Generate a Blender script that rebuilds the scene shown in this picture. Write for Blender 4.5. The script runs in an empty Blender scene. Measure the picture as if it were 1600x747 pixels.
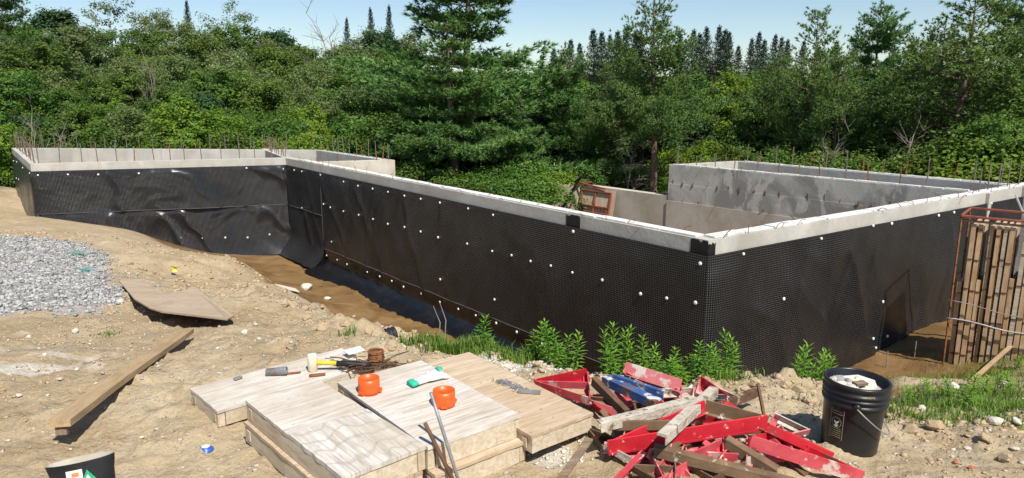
import bpy, math, random, colorsys
import numpy as np
from mathutils import Vector, Matrix

# ------------------------------------------------------------------ camera, sky, sun, exposure
sc = bpy.context.scene
col = sc.collection
F, HOR, CX, CY, CAMZ = 1120.0, 145.0, 800.0, 373.5, 1.6
PITCH = math.atan((CY - HOR) / F)
cd = bpy.data.cameras.new('camera'); cam = bpy.data.objects.new('camera', cd); col.objects.link(cam)
cam.location = (0, 0, CAMZ); cam.rotation_euler = (math.pi/2 - PITCH, 0, 0)
cd.sensor_width = 36; cd.lens = 36*F/1600; cd.clip_start = .05; cd.clip_end = 3000
sc.camera = cam
SUN_EL = math.radians(53); SUNH = (0.44, -0.898)
w = bpy.data.worlds.new('World'); sc.world = w; w.use_nodes = True
wn = w.node_tree; bg = wn.nodes['Background']
sky = wn.nodes.new('ShaderNodeTexSky'); sky.sky_type = 'NISHITA'; sky.sun_disc = False
sky.sun_elevation = SUN_EL; sky.sun_rotation = math.atan2(SUNH[0], SUNH[1])
sky.air_density = 1.0; sky.dust_density = .15; sky.ozone_density = 2.6
wn.links.new(sky.outputs[0], bg.inputs[0]); bg.inputs[1].default_value = 0.085
sl = bpy.data.lights.new('sun', 'SUN'); sl.energy = 4.7; sl.angle = math.radians(.55); sl.color = (1, .955, .88)
so = bpy.data.objects.new('sun', sl); col.objects.link(so)
so.rotation_euler = Vector((SUNH[0]*math.cos(SUN_EL), SUNH[1]*math.cos(SUN_EL), math.sin(SUN_EL))).to_track_quat('Z', 'Y').to_euler()
so.location = (8, -6, 20)
sc.view_settings.view_transform = 'Standard'; sc.view_settings.look = 'None'
sc.view_settings.exposure = 0.50; sc.view_settings.gamma = 1.0

R = random.Random(7)
rng = np.random.default_rng(11)

# ------------------------------------------------------------------ measuring helpers
def ray(px, py):
    dx, dy = (px-CX)/F, (py-CY)/F
    return np.array([dx, math.cos(PITCH)-dy*math.sin(PITCH), -math.sin(PITCH)-dy*math.cos(PITCH)])
def at(px, py, z):
    r = ray(px, py); t = (z-CAMZ)/r[2]
    return np.array([r[0]*t, r[1]*t, z])
def at_y(px, py, y):
    r = ray(px, py); t = y/r[1]
    return np.array([r[0]*t, y, CAMZ+r[2]*t])
def on_plane(px, py, P, n):
    r = ray(px, py); o = np.array([0, 0, CAMZ]); t = ((P-o)@n)/(r@n)
    return o+r*t

# ------------------------------------------------------------------ noise
def _h(ix, iy, s):
    n = (ix.astype(np.int64)*374761393 + iy.astype(np.int64)*668265263 + s*1442695041) & 0xffffffff
    n = ((n ^ (n >> 13))*1274126177) & 0xffffffff
    return ((n ^ (n >> 16)) & 0xffff)/65535.0
def vn(x, y, s=0):
    x = np.asarray(x, float); y = np.asarray(y, float)
    ix = np.floor(x); iy = np.floor(y); fx = x-ix; fy = y-iy
    ux = fx*fx*fx*(fx*(fx*6-15)+10); uy = fy*fy*fy*(fy*(fy*6-15)+10)
    a = _h(ix, iy, s); b = _h(ix+1, iy, s); c = _h(ix, iy+1, s); d = _h(ix+1, iy+1, s)
    return (a+(b-a)*ux)*(1-uy)+(c+(d-c)*ux)*uy
def fbm(x, y, o=4, s=0):
    v = 0; a = .5; k = 1
    for i in range(o):
        v = v+a*vn(x*k+i*17.3, y*k-i*9.1, s+i); a *= .5; k *= 2.03
    return v
def sstep(a, b, x):
    t = np.clip((x-a)/(b-a), 0, 1); return t*t*(3-2*t)

# ------------------------------------------------------------------ foundation plan (top level z = ZT)
ZT = -0.15
def P2(px, py, z=ZT): return at(px, py, z)[:2]
A, A2, B, C = P2(47, 256.5), P2(18, 231), P2(446, 247), P2(1107, 376)
R0 = P2(1580, 295); RX = C+(R0-C)*1.75
FF, EE, BL = P2(503, 234), P2(617, 250), P2(405, 231)
M1 = P2(478, 254)
TT, T2, II = P2(1046, 257), P2(1152, 251), P2(1517, 299.5)
R2 = T2+(P2(1600, 290)-T2)*1.35
ubc = (C-B)/np.linalg.norm(C-B); nbc = np.array([ubc[1], -ubc[0]])
ucr = (R0-C)/np.linalg.norm(R0-C); ncr = np.array([ucr[1], -ucr[0]])
uab = (B-A)/np.linalg.norm(B-A); nab = np.array([uab[1], -uab[0]])
uaa = (A-A2)/np.linalg.norm(A-A2); naa = np.array([uaa[1], -uaa[0]])

# ------------------------------------------------------------------ terrain
ctl = []
for px, py, z in [(-300, 747, 0), (0, 747, 0), (400, 747, 0), (800, 747, 0), (1200, 747, 0), (1600, 747, .02), (1900, 747, .05),
    (0, 650, -.04), (250, 650, 0), (600, 640, 0), (900, 640, .02), (1100, 660, 0), (1341, 712, 0), (1450, 690, -.05), (1600, 690, -.02), (1800, 660, -.2),
    (0, 570, -.15), (200, 560, -.12), (400, 560, -.06), (560, 550, -.06), (700, 575, -.05), (860, 590, -.05), (1000, 610, -.02), (1200, 620, -.04),
    (1500, 640, -.45), (1600, 600, -1.0), (1560, 572, -2.05), (1450, 600, -1.3), (1400, 590, -1.95), (1400, 650, -.4), (1330, 620, -.5), (1500, 565, -2.2), (1420, 560, -2.35),
    (1250, 606, -.22), (1200, 594, -.18), (1100, 602, -.14), (1000, 592, -.14), (860, 570, -.16), (700, 548, -.22), (610, 527, -.32), (550, 510, -.45), (470, 480, -.75),
    (420, 462, -1.0), (345, 447, -1.45), (270, 434, -1.6), (215, 402, -1.32), (150, 373, -1.22), (80, 359, -1.3), (0, 352, -1.3), (-200, 352, -1.2),
    (85, 440, -.78), (170, 490, -.48), (0, 500, -.42), (0, 420, -.9), (275, 480, -.56), (300, 520, -.32), (400, 515, -.36), (-200, 480, -.5),
    (500, 445, -2.75), (560, 478, -2.72), (545, 500, -2.62), (420, 425, -2.75), (440, 440, -2.72), (15, 335, -1.2)]:
    ctl.append(at(px, py, z))
for t in (.35, .55, .75, 1.0):
    q = B+(C-B)*t
    for d, z in ((.05, -2.75), (1.0, -2.72), (2.0, -2.5), (3.0, -1.6)): ctl.append(np.array([*(q+nbc*d), z]))
for d, z in ((.8, -2.65), (1.8, -2.4), (2.8, -1.7)): ctl.append(np.array([*(C+(nbc+ncr)*.7*d), z]))
for t in (.2, .4):
    q = C+(R0-C)*t
    for d, z in ((.1, -2.5), (1.0, -2.4), (2.0, -2.0)): ctl.append(np.array([*(q+ncr*d), z]))
for t in (.7, 1.0, 1.5):
    q = C+(R0-C)*t; ctl.append(np.array([*(q+ncr*.1), -2.25])); ctl.append(np.array([*(q+ncr*1.0), -2.2]))
q = A+nab*.3; ctl.append(np.array([*q, -1.45])); q = A+(B-A)*.35+nab*.3; ctl.append(np.array([*q, -1.9])); q = A+(B-A)*.62+nab*.4; ctl.append(np.array([*q, -2.6]))
q = A2+naa*.5; ctl.append(np.array([*q, -1.35]))
for p in [(-8, 20), (-4, 17), (0, 14), (2, 11), (4, 13), (1, 17), (8, 14), (-11, 20)]: ctl.append(np.array([*p, -2.8]))
for p in [(0, 20, -2.9), (-3, 24, -2.6), (4, 22, -2.7), (9, 20, -2.4), (14, 17, -2.0), (18, 10, -1.5), (14, 5, -.6), (-16, 26, -2.0), (-24, 22, -1.4), (-14, 10, -.7), (-12, 3, 0), (12, 0, 0),
    (-30, 34, -.8), (-40, 48, 1.0), (-28, 50, .9), (-15, 48, .3), (-70, 90, 6), (-20, 90, 4), (0, 40, -1.8), (0, 90, 2), (20, 40, -1.5), (40, 30, -.5), (50, 80, 2), (-60, 20, 1.5), (60, 10, 0),
    (0, -10, .2), (-20, -20, .2), (20, -20, .2), (0, -60, .5), (-150, 150, 9), (0, 180, 6), (150, 150, 5), (150, 0, 2), (-150, 0, 3), (0, -250, 1), (250, -200, 1), (-250, -200, 1), (0, 400, 8), (300, 400, 8), (-300, 400, 9)]:
    ctl.append(np.array(p, float))
ctl = np.array(ctl)
_d = np.hypot(ctl[:, None, 0]-ctl[None, :, 0], ctl[:, None, 1]-ctl[None, :, 1])
_n = len(ctl); _M = np.zeros((_n+1, _n+1)); _M[:_n, :_n] = np.sqrt(_d**2+.25**2)+np.eye(_n)*-.06; _M[:_n, _n] = 1; _M[_n, :_n] = 1
_w = np.linalg.solve(_M, np.append(ctl[:, 2], 0))
def base_z(x, y):
    x = np.asarray(x, float); y = np.asarray(y, float); sh = x.shape
    x = x.ravel(); y = y.ravel(); out = np.full(x.shape, _w[-1])
    for i in range(_n): out += _w[i]*np.sqrt((x-ctl[i, 0])**2+(y-ctl[i, 1])**2+.0625)
    return out.reshape(sh)
lip = np.array([at(*p)[:2] for p in [(270, 434, -1.6), (345, 447, -1.45), (420, 462, -1.0), (470, 480, -.75), (550, 510, -.45), (610, 527, -.32), (700, 548, -.22), (860, 570, -.16), (1000, 592, -.14), (1100, 602, -.14), (1200, 594, -.18), (1250, 606, -.22), (1330, 640, -.3), (1450, 660, -.3), (1600, 665, -.3)]])
def dist_poly(x, y, pl):
    d = np.full(np.shape(x), 1e9)
    for a, b in zip(pl[:-1], pl[1:]):
        e = b-a; t = np.clip(((x-a[0])*e[0]+(y-a[1])*e[1])/(e@e), 0, 1)
        d = np.minimum(d, np.hypot(x-a[0]-t*e[0], y-a[1]-t*e[1]))
    return d
def ground_full(x, y):
    z = base_z(x, y)
    near = 1-sstep(13, 24, np.hypot(x, y))
    lm = np.exp(-(dist_poly(x, y, lip)/.45)**2)
    flat = 1-.55*np.exp(-(((x+.35)/1.1)**2+((y-3.0)/.55)**2)**2)
    tr = sstep(-1.6, -2.3, z)
    n1 = fbm(x*1.1, y*1.1, 3, 5)-.44
    n2 = fbm(x*5, y*5, 3, 9)-.44
    rid = 1-np.abs(2*vn(x*3.1+1.7*n1, y*3.1, 21)-1)
    n3 = fbm(x*17, y*17, 2, 31)-.37
    cl = np.maximum(0, vn(x*6.5, y*6.5, 41)-.52)*np.maximum(0, vn(x*2.2, y*2.2, 43)-.25)
    z = z+near*flat*(1-.5*tr)*(.14*n1+.085*n2+.045*n3+.022*(fbm(x*42, y*42, 2, 37)-.37)+.07*(rid-.5)*(vn(x*.9, y*.9, 77)))
    z = z+near*lm*(.22*cl*2.2+.10*n2+.045*n3)
    z = z+(1-near)*.5*(fbm(x*.2, y*.2, 3, 3)-.44)
    return z
def gz(x, y): return float(ground_full(np.array([x]), np.array([y]))[0])
def hit(px, py):
    r = ray(px, py); o = np.array([0, 0, CAMZ]); ts = np.exp(np.linspace(math.log(1.5), math.log(90), 700))
    p = o[None]+ts[:, None]*r[None]; g = ground_full(p[:, 0], p[:, 1]); k = np.argmax(p[:, 2] < g)
    a, b = ts[max(k-1, 0)], ts[k]; t = (a+b)/2
    q = o+r*t; return np.array([q[0], q[1], gz(q[0], q[1])])

# ------------------------------------------------------------------ materials
def new_mat(name):
    m = bpy.data.materials.new(name); m.use_nodes = True; nt = m.node_tree
    return m, nt, nt.nodes['Principled BSDF']
def nd(nt, t, **k):
    n = nt.nodes.new(t)
    for a, v in k.items():
        if a in ('op',): n.operation = v
        else: setattr(n, a, v)
    return n
def ramp(nt, src, stops):
    r = nt.nodes.new('ShaderNodeValToRGB'); e = r.color_ramp.elements
    while len(e) < len(stops): e.new(.5)
    for i, (p, c) in enumerate(stops):
        e[i].position = p; e[i].color = (*c, 1) if len(c) == 3 else c
    nt.links.new(src, r.inputs[0]); return r.outputs[0]
def mixc(nt, fac, a, b, mode='MIX'):
    m = nt.nodes.new('ShaderNodeMix'); m.data_type = 'RGBA'; m.blend_type = mode
    for s, v in ((0, fac), (6, a), (7, b)):
        if hasattr(v, 'links') or hasattr(v, 'is_linked'): nt.links.new(v, m.inputs[s])
        elif s == 0: m.inputs[0].default_value = v
        else: m.inputs[s].default_value = (*v, 1)
    return m.outputs[2]
def noise(nt, vec, scale, detail=4, rough=.55, dist=0):
    n = nt.nodes.new('ShaderNodeTexNoise'); n.inputs['Scale'].default_value = scale; n.inputs['Detail'].default_value = detail
    n.inputs['Roughness'].default_value = rough; n.inputs['Distortion'].default_value = dist
    if vec is not None: nt.links.new(vec, n.inputs['Vector'])
    return n.outputs['Fac']
def mapping(nt, vec, scale=(1, 1, 1), rot=(0, 0, 0)):
    m = nt.nodes.new('ShaderNodeMapping'); m.inputs['Scale'].default_value = scale; m.inputs['Rotation'].default_value = rot
    nt.links.new(vec, m.inputs['Vector']); return m.outputs[0]
def bump(nt, bs, h, strength=.4, distance=.01, prev=None):
    b = nt.nodes.new('ShaderNodeBump'); b.inputs['Strength'].default_value = strength; b.inputs['Distance'].default_value = distance
    nt.links.new(h, b.inputs['Height'])
    if prev is not None: nt.links.new(prev, b.inputs['Normal'])
    nt.links.new(b.outputs[0], bs.inputs['Normal']); return b.outputs[0]
def coords(nt, kind='Object', rnd=True):
    tc = nt.nodes.new('ShaderNodeTexCoord'); v = tc.outputs[kind]
    if rnd:
        oi = nt.nodes.new('ShaderNodeObjectInfo'); a = nt.nodes.new('ShaderNodeVectorMath'); a.operation = 'MULTIPLY_ADD'
        nt.links.new(oi.outputs['Random'], a.inputs[0]); a.inputs[1].default_value = (37, 53, 71); nt.links.new(v, a.inputs[2]); v = a.outputs[0]
    return v
def simple(name, c1, c2, scale=6, rough=.75, stretch=(1, 1, 1), bstr=.3, bdist=.005, bscale=None, spots=None, spec=.3, metal=0, rnd=True):
    """two-tone weathered surface; spots = (colour, scale, threshold) splatter/wear"""
    m, nt, bs = new_mat(name); v = mapping(nt, coords(nt, rnd=rnd), stretch)
    f = noise(nt, v, scale, 6, .6, .3)
    c = ramp(nt, f, [(.32, c1), (.68, c2)])
    if spots:
        for sc_, s_, th in spots:
            g = noise(nt, v, s_, 5, .65, .2)
            c = mixc(nt, ramp(nt, g, [(th, (0, 0, 0)), (th+.06, (1, 1, 1))]), c, sc_)
    nt.links.new(c, bs.inputs['Base Color']); bs.inputs['Roughness'].default_value = rough
    bs.inputs['Specular IOR Level'].default_value = spec; bs.inputs['Metallic'].default_value = metal
    bump(nt, bs, noise(nt, v, bscale or scale*4, 5, .65), bstr, bdist)
    return m
def wood(name, c1, c2, c3, ax=(1, 14, 14), scale=3.0, ring=True, stain=None, rough=.8):
    m, nt, bs = new_mat(name); v0 = coords(nt); v = mapping(nt, v0, ax)
    f = noise(nt, v, scale, 6, .62, 1.2)
    c = ramp(nt, f, [(.28, c1), (.5, c2), (.72, c3)])
    if ring:
        wv = nt.nodes.new('ShaderNodeTexWave'); wv.inputs['Scale'].default_value = 5; wv.inputs['Distortion'].default_value = 9; wv.inputs['Detail'].default_value = 2; wv.inputs['Detail Scale'].default_value = .8
        nt.links.new(mapping(nt, v0, (ax[0]*.6, ax[1]*.09, ax[2]*.09)), wv.inputs['Vector'])
        c = mixc(nt, ramp(nt, wv.outputs['Fac'], [(.0, (.45,)*3), (.16, (0, 0, 0))]), c, c1)
    g = noise(nt, v0, 2.3, 5, .6)
    c = mixc(nt, ramp(nt, g, [(.46, (0, 0, 0)), (.7, (.65,)*3)]), c, stain or (c1[0]*.9, c1[1]*.85, c1[2]*.75))
    k = noise(nt, v0, 38, 3, .7)
    c = mixc(nt, ramp(nt, k, [(.66, (0, 0, 0)), (.72, (.7,)*3)]), c, (c1[0]*.45, c1[1]*.42, c1[2]*.38))
    nt.links.new(c, bs.inputs['Base Color']); bs.inputs['Roughness'].default_value = rough; bs.inputs['Specular IOR Level'].default_value = .25
    bump(nt, bs, f, .35, .004); return m
def plain(name, c, rough=.5, metal=0, spec=.5):
    m, nt, bs = new_mat(name); v = coords(nt)
    f = noise(nt, v, 22, 4, .6); cc = mixc(nt, f, tuple(x*.8 for x in c), tuple(min(1, x*1.12) for x in c)); nt.links.new(cc, bs.inputs['Base Color'])
    bs.inputs['Roughness'].default_value = rough; bs.inputs['Metallic'].default_value = metal; bs.inputs['Specular IOR Level'].default_value = spec
    return m

MAT = {}
# soil
def soil():
    m, nt, bs = new_mat('soil'); tc = nt.nodes.new('ShaderNodeTexCoord'); v = tc.outputs['Object']
    at_ = nt.nodes.new('ShaderNodeAttribute'); at_.attribute_name = 'zone'
    sep = nt.nodes.new('ShaderNodeSeparateColor'); nt.links.new(at_.outputs['Color'], sep.inputs[0])
    f = noise(nt, v, .9, 8, .62, .4); c = ramp(nt, f, [(.3, (.285, .205, .112)), (.5, (.385, .295, .178)), (.68, (.475, .385, .25))])
    g = noise(nt, v, 9, 6, .65); c = mixc(nt, ramp(nt, g, [(.34, (.5,)*3), (.48, (0, 0, 0))]), c, (.25, .172, .09))
    p = nt.nodes.new('ShaderNodeTexVoronoi'); p.inputs['Scale'].default_value = 34; nt.links.new(v, p.inputs['Vector'])
    pm = ramp(nt, p.outputs['Distance'], [(.12, (1, 1, 1)), (.2, (0, 0, 0))])
    sp = nt.nodes.new('ShaderNodeSeparateColor'); nt.links.new(p.outputs['Color'], sp.inputs[0])
    sel = ramp(nt, sp.outputs[0], [(.72, (0, 0, 0)), (.74, (1, 1, 1))])
    pc = ramp(nt, sp.outputs[1], [(0, (.2, .17, .13)), (.5, (.42, .38, .31)), (1, (.62, .57, .49))])
    mm = nt.nodes.new('ShaderNodeMath'); mm.operation = 'MULTIPLY'; nt.links.new(pm, mm.inputs[0]); nt.links.new(sel, mm.inputs[1])
    c = mixc(nt, mm.outputs[0], c, pc)
    p2 = noise(nt, v, 70, 3, .7); c = mixc(nt, ramp(nt, p2, [(.30, (.75,)*3), (.42, (0, 0, 0))]), c, (.19, .13, .07))
    p3 = noise(nt, v, 130, 2, .6); c = mixc(nt, ramp(nt, p3, [(.60, (0, 0, 0)), (.68, (.65,)*3)]), c, (.56, .48, .36))
    p4 = noise(nt, v, 3.2, 5, .7, .8); c = mixc(nt, ramp(nt, p4, [(.56, (0, 0, 0)), (.66, (.55,)*3)]), c, (.50, .43, .31))
    # wet mud (R), grey stone dust (G), pale cement (B)
    mud = ramp(nt, noise(nt, v, 1.6, 6, .6, .5), [(.35, (.14, .078, .028)), (.65, (.27, .165, .07))])
    zb = nt.nodes.new('ShaderNodeMath'); zb.operation = 'ADD'; nt.links.new(sep.outputs[0], zb.inputs[0])
    zn = nt.nodes.new('ShaderNodeMath'); zn.operation = 'MULTIPLY_ADD'; nt.links.new(noise(nt, v, 2.6, 6, .65), zn.inputs[0]); zn.inputs[1].default_value = 1.0; zn.inputs[2].default_value = -.5
    nt.links.new(zn.outputs[0], zb.inputs[1]); mudf = ramp(nt, zb.outputs[0], [(.38, (0, 0, 0)), (.6, (1, 1, 1))])
    c = mixc(nt, mudf, c, mud)
    for k, cc in ((1, ((.30, .285, .26), (.42, .40, .36))), (2, ((.50, .45, .37), (.62, .58, .50)))):
        za = nt.nodes.new('ShaderNodeMath'); za.operation = 'ADD'; nt.links.new(sep.outputs[k], za.inputs[0]); nt.links.new(zn.outputs[0], za.inputs[1])
        c = mixc(nt, ramp(nt, za.outputs[0], [(.42, (0, 0, 0)), (.66, (.9,)*3)]), c, ramp(nt, noise(nt, v, 14, 5, .6), [(.35, cc[0]), (.65, cc[1])]))
    gm = at_.outputs['Alpha']
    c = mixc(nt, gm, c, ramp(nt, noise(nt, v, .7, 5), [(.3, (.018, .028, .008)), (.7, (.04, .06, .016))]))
    nt.links.new(c, bs.inputs['Base Color'])
    rr = nt.nodes.new('ShaderNodeMapRange'); nt.links.new(mudf, rr.inputs[0]); rr.inputs[3].default_value = .93; rr.inputs[4].default_value = .5; nt.links.new(rr.outputs[0], bs.inputs['Roughness'])
    bs.inputs['Specular IOR Level'].default_value = .25
    n1 = bump(nt, bs, noise(nt, v, 24, 8, .7), .75, .03)
    bump(nt, bs, p.outputs['Distance'], .35, .012, n1)
    return m
MAT['soil'] = soil()

def concrete(name, c1, c2, c3, stains=True):
    m, nt, bs = new_mat(name); v = coords(nt, rnd=False)
    f = noise(nt, v, 1.3, 7, .62, .6); c = ramp(nt, f, [(.3, c1), (.5, c2), (.68, c3)])
    g = noise(nt, mapping(nt, v, (3, 3, .5)), 2.2, 5, .6); c = mixc(nt, ramp(nt, g, [(.56, (0, 0, 0)), (.75, (.5,)*3)]), c, (.36, .29, .19))
    k = noise(nt, v, 30, 4, .7); c = mixc(nt, ramp(nt, k, [(.63, (0, 0, 0)), (.7, (.5,)*3)]), c, (.22, .2, .17))
    if stains:
        s = noise(nt, v, .55, 4, .5, .8); c = mixc(nt, ramp(nt, s, [(.46, (0, 0, 0)), (.52, (.85,)*3)]), c, (.25, .24, .212))
        s2 = noise(nt, mapping(nt, v, (1.6, 1.6, .7)), 1.9, 5, .6, .5); c = mixc(nt, ramp(nt, s2, [(.54, (0, 0, 0)), (.6, (.7,)*3)]), c, (.58, .55, .47))
    nt.links.new(c, bs.inputs['Base Color']); bs.inputs['Roughness'].default_value = .9; bs.inputs['Specular IOR Level'].default_value = .2
    bump(nt, bs, noise(nt, v, 18, 6, .65), .35, .012); return m
MAT['conc'] = concrete('concrete', (0.352, 0.330, 0.282), (0.440, 0.418, 0.370), (0.528, 0.506, 0.458), False)
MAT['conc_grey'] = concrete('concrete_grey', (0.352, 0.334, 0.290), (0.431, 0.409, 0.356), (0.528, 0.502, 0.440))
MAT['conc_warm'] = concrete('concrete_warm', (0.387, 0.334, 0.255), (0.484, 0.431, 0.343), (0.554, 0.510, 0.431), False)
MAT['cap'] = concrete('concrete_lit_top', (0.528, 0.510, 0.466), (0.634, 0.616, 0.581), (0.704, 0.686, 0.660), False)  # paler than the walls, standing in for bright sun on their tops

def membrane(name, pitch, dots=True, dirt=.22):
    m, nt, bs = new_mat(name); uv = nt.nodes.new('ShaderNodeUVMap').outputs[0]; v = coords(nt, rnd=False)
    base = ramp(nt, noise(nt, v, 1.1, 5, .6), [(.35, (.005, .0051, .0058)), (.7, (.009, .0092, .010))])
    d = noise(nt, mapping(nt, v, (2, 2, .35)), 1.4, 6, .65, .3)
    base = mixc(nt, ramp(nt, d, [(.5, (0, 0, 0)), (.78, (dirt,)*3)]), base, (.042, .037, .031))
    if dots:
        sc_ = nt.nodes.new('ShaderNodeVectorMath'); sc_.operation = 'SCALE'; sc_.inputs['Scale'].default_value = 1/pitch; nt.links.new(uv, sc_.inputs[0])
        fr = nt.nodes.new('ShaderNodeVectorMath'); fr.operation = 'FRACTION'; nt.links.new(sc_.outputs[0], fr.inputs[0])
        sb = nt.nodes.new('ShaderNodeVectorMath'); sb.operation = 'SUBTRACT'; sb.inputs[1].default_value = (.5, .5, 0); nt.links.new(fr.outputs[0], sb.inputs[0])
        mu = nt.nodes.new('ShaderNodeVectorMath'); mu.operation = 'MULTIPLY'; mu.inputs[1].default_value = (1, 1, 0); nt.links.new(sb.outputs[0], mu.inputs[0])
        ln = nt.nodes.new('ShaderNodeVectorMath'); ln.operation = 'LENGTH'; nt.links.new(mu.outputs[0], ln.inputs[0])
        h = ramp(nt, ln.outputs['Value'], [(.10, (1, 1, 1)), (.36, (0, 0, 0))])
        # dimple highlights put into the colour as pale dots of uneven strength
        mottle = ramp(nt, noise(nt, v, .9, 4, .6), [(.3, (.25,)*3), (.7, (1, 1, 1))])
        glint_mask = mixc(nt, 1.0, ramp(nt, ln.outputs['Value'], [(.08, (1,)*3), (.19, (0, 0, 0))]), mottle, 'MULTIPLY')
        base = mixc(nt, glint_mask, base, (.30, .296, .285))
        bump(nt, bs, h, .7, .008)
    nt.links.new(base, bs.inputs['Base Color']); bs.inputs['Roughness'].default_value = .27 if dots else .26; bs.inputs['Specular IOR Level'].default_value = .4
    return m
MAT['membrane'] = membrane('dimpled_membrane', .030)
MAT['membrane_flat'] = membrane('smooth_membrane', .03, False, .35)
MAT['tar'] = simple('tar', (.006, .006, .007), (.016, .016, .017), 12, .45, bstr=.6, bdist=.01)
MAT['white_plastic'] = plain('white_plastic', (.8, .8, .78), .5)
MAT['rebar'] = simple('rebar_steel', (.10, .085, .075), (.20, .17, .15), 9, .7, spots=[((.22, .09, .035), 5, .55)])
MAT['rust'] = simple('rust', (.13, .045, .018), (.30, .12, .045), 14, .85, spots=[((.07, .03, .018), 9, .58)])
MAT['rust_dark'] = simple('rust_dark', (.06, .035, .022), (.17, .09, .05), 10, .85, spots=[((.33, .27, .2), 7, .62)])
MAT['red_frame'] = simple('red_oxide', (.20, .05, .025), (.33, .10, .05), 10, .7, spots=[((.16, .06, .03), 6, .57)])
MAT['ply_white'] = wood('ply_white', (.34, .28, .215), (.56, .51, .44), (.72, .685, .63), (16, 1, 1), 3.4, True, (.38, .30, .21))
MAT['ply_white2'] = wood('ply_white_turned', (.30, .25, .195), (.53, .485, .425), (.68, .65, .60), (1, 15, 1), 3.4, True, (.39, .32, .23))
MAT['ply_tan'] = wood('ply_tan', (0.352, 0.246, 0.150), (0.493, 0.378, 0.255), (0.598, 0.510, 0.396), (14, 1.2, 1), 3, True, (0.352, 0.238, 0.132))
MAT['board'] = wood('form_board', (0.378, 0.290, 0.185), (0.528, 0.440, 0.317), (0.616, 0.537, 0.422), (1.2, 10, 10), 3, False, (0.352, 0.255, 0.150))
MAT['board_grey'] = wood('form_board_grey', (.20, .17, .13), (.36, .32, .26), (.46, .42, .35), (1.2, 10, 10), 3, False)
MAT['plank'] = wood('plank_wood', (0.246, 0.163, 0.084), (0.378, 0.264, 0.145), (0.458, 0.339, 0.207), (1, 16, 16), 3, False, (0.264, 0.176, 0.097))
MAT['form_stick'] = wood('form_stick', (.36, .22, .115), (.52, .355, .20), (.62, .47, .31), (8, 8, .8), 3, False, (.34, .19, .09))
MAT['ply_brown'] = wood('ply_brown', (0.352, 0.264, 0.176), (0.440, 0.343, 0.238), (0.493, 0.396, 0.290), (1, 8, 8), 2.5, True, (0.317, 0.229, 0.141))
MAT['old_wood'] = wood('old_wood', (.11, .075, .045), (.21, .15, .095), (.33, .25, .17), (1, 14, 14), 3, False)
splat = ((.58, .52, .44), 9, .60)
MAT['red'] = simple('red_paint', (.44, .012, .022), (.60, .024, .038), 7, .55, spots=[((.60, .47, .41), 34, .63), ((.60, .48, .42), 12, .68), ((.20, .06, .04), 5, .62)], spec=.4)
MAT['red_dusty'] = simple('red_paint_dusty', (.46, .035, .05), (.60, .11, .12), 7, .7, spots=[((.58, .44, .38), 10, .56), ((.14, .06, .04), 6, .66)])
MAT['pink'] = simple('red_paint_faded', (.50, .10, .12), (.58, .22, .21), 7, .75, spots=[((.58, .48, .42), 9, .55), ((.2, .08, .06), 6, .68)])
MAT['crust'] = simple('cement_crust', (.38, .33, .26), (.58, .52, .43), 12, .9, bstr=.8, bdist=.012, spots=[((.2, .15, .1), 14, .56), ((.30, .24, .17), 5, .55)])
MAT['brown_bar'] = simple('brown_steel', (.11, .065, .035), (.22, .14, .08), 8, .8, spots=[((.52, .46, .38), 14, .64)])
MAT['blue'] = simple('blue_paint', (.03, .07, .19), (.06, .13, .30), 8, .6, spots=[((.16, .10, .06), 9, .50), ((.55, .52, .47), 16, .56)])
MAT['black_plastic'] = simple('black_bucket_plastic', (.008, .008, .009), (.016, .016, .017), 6, .35, bstr=.15, bdist=.002, spots=[((.14, .125, .10), 26, .69)], spec=.45)
MAT['rubber'] = simple('rubber', (.010, .010, .012), (.022, .022, .024), 9, .5, bstr=.2, bdist=.002, spots=[((.08, .06, .05), 14, .68)])
MAT['boot_lining'] = simple('boot_lining', (.34, .31, .25), (.42, .38, .31), 20, .9)
MAT['orange'] = plain('orange_plastic', (.80, .105, .012), .42)
MAT['yellow'] = plain('yellow_fibreglass', (.75, .50, .02), .45)
MAT['green_label'] = plain('green_label', (.02, .33, .16), .5)
MAT['glove'] = simple('white_knit', (.62, .62, .62), (.76, .75, .74), 30, .95, bstr=.6, bdist=.004, spots=[((.52, .47, .42), 12, .64)])
MAT['glove_green'] = plain('green_knit', (.03, .42, .26), .9)
MAT['mallet'] = simple('mallet_rubber', (.58, .49, .34), (.72, .65, .50), 14, .8, spots=[((.30, .24, .16), 12, .68)])
MAT['steel'] = simple('worn_steel', (.20, .20, .20), (.36, .355, .345), 12, .5, spots=[((.25, .15, .08), 6, .6)], metal=.35)
MAT['zinc'] = simple('galvanised', (.42, .42, .41), (.58, .58, .57), 12, .5, metal=.4)
MAT['pale_stone'] = simple('pale_stone', (.50, .46, .38), (.66, .61, .52), 8, .95, bstr=.5, bdist=.01)
MAT['grey_stone'] = simple('grey_stone', (.27, .265, .26), (.42, .41, .395), 6, .92, bstr=.5, bdist=.01)
MAT['clod'] = simple('soil_clod', (.35, .258, .152), (.46, .355, .225), 3, .97, bstr=.4, bdist=.02)
MAT['brick'] = simple('brick_clay', (.38, .11, .06), (.48, .17, .1), 12, .9)
MAT['blue_plastic'] = plain('blue_plastic', (.03, .10, .42), .35)
MAT['teal'] = plain('teal_mesh', (.15, .38, .33), .8)
MAT['gold_ink'] = plain('faded_gold_ink', (.36, .30, .18), .6)
MAT['ink_black'] = plain('black_ink', (.02, .02, .02), .6)
MAT['paper'] = plain('white_label', (.72, .70, .66), .6)
MAT['cream_label'] = plain('cream_label', (.80, .70, .58), .6)
MAT['orange_ink'] = plain('orange_ink', (.75, .22, .08), .6)
MAT['puddle'] = None
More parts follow.
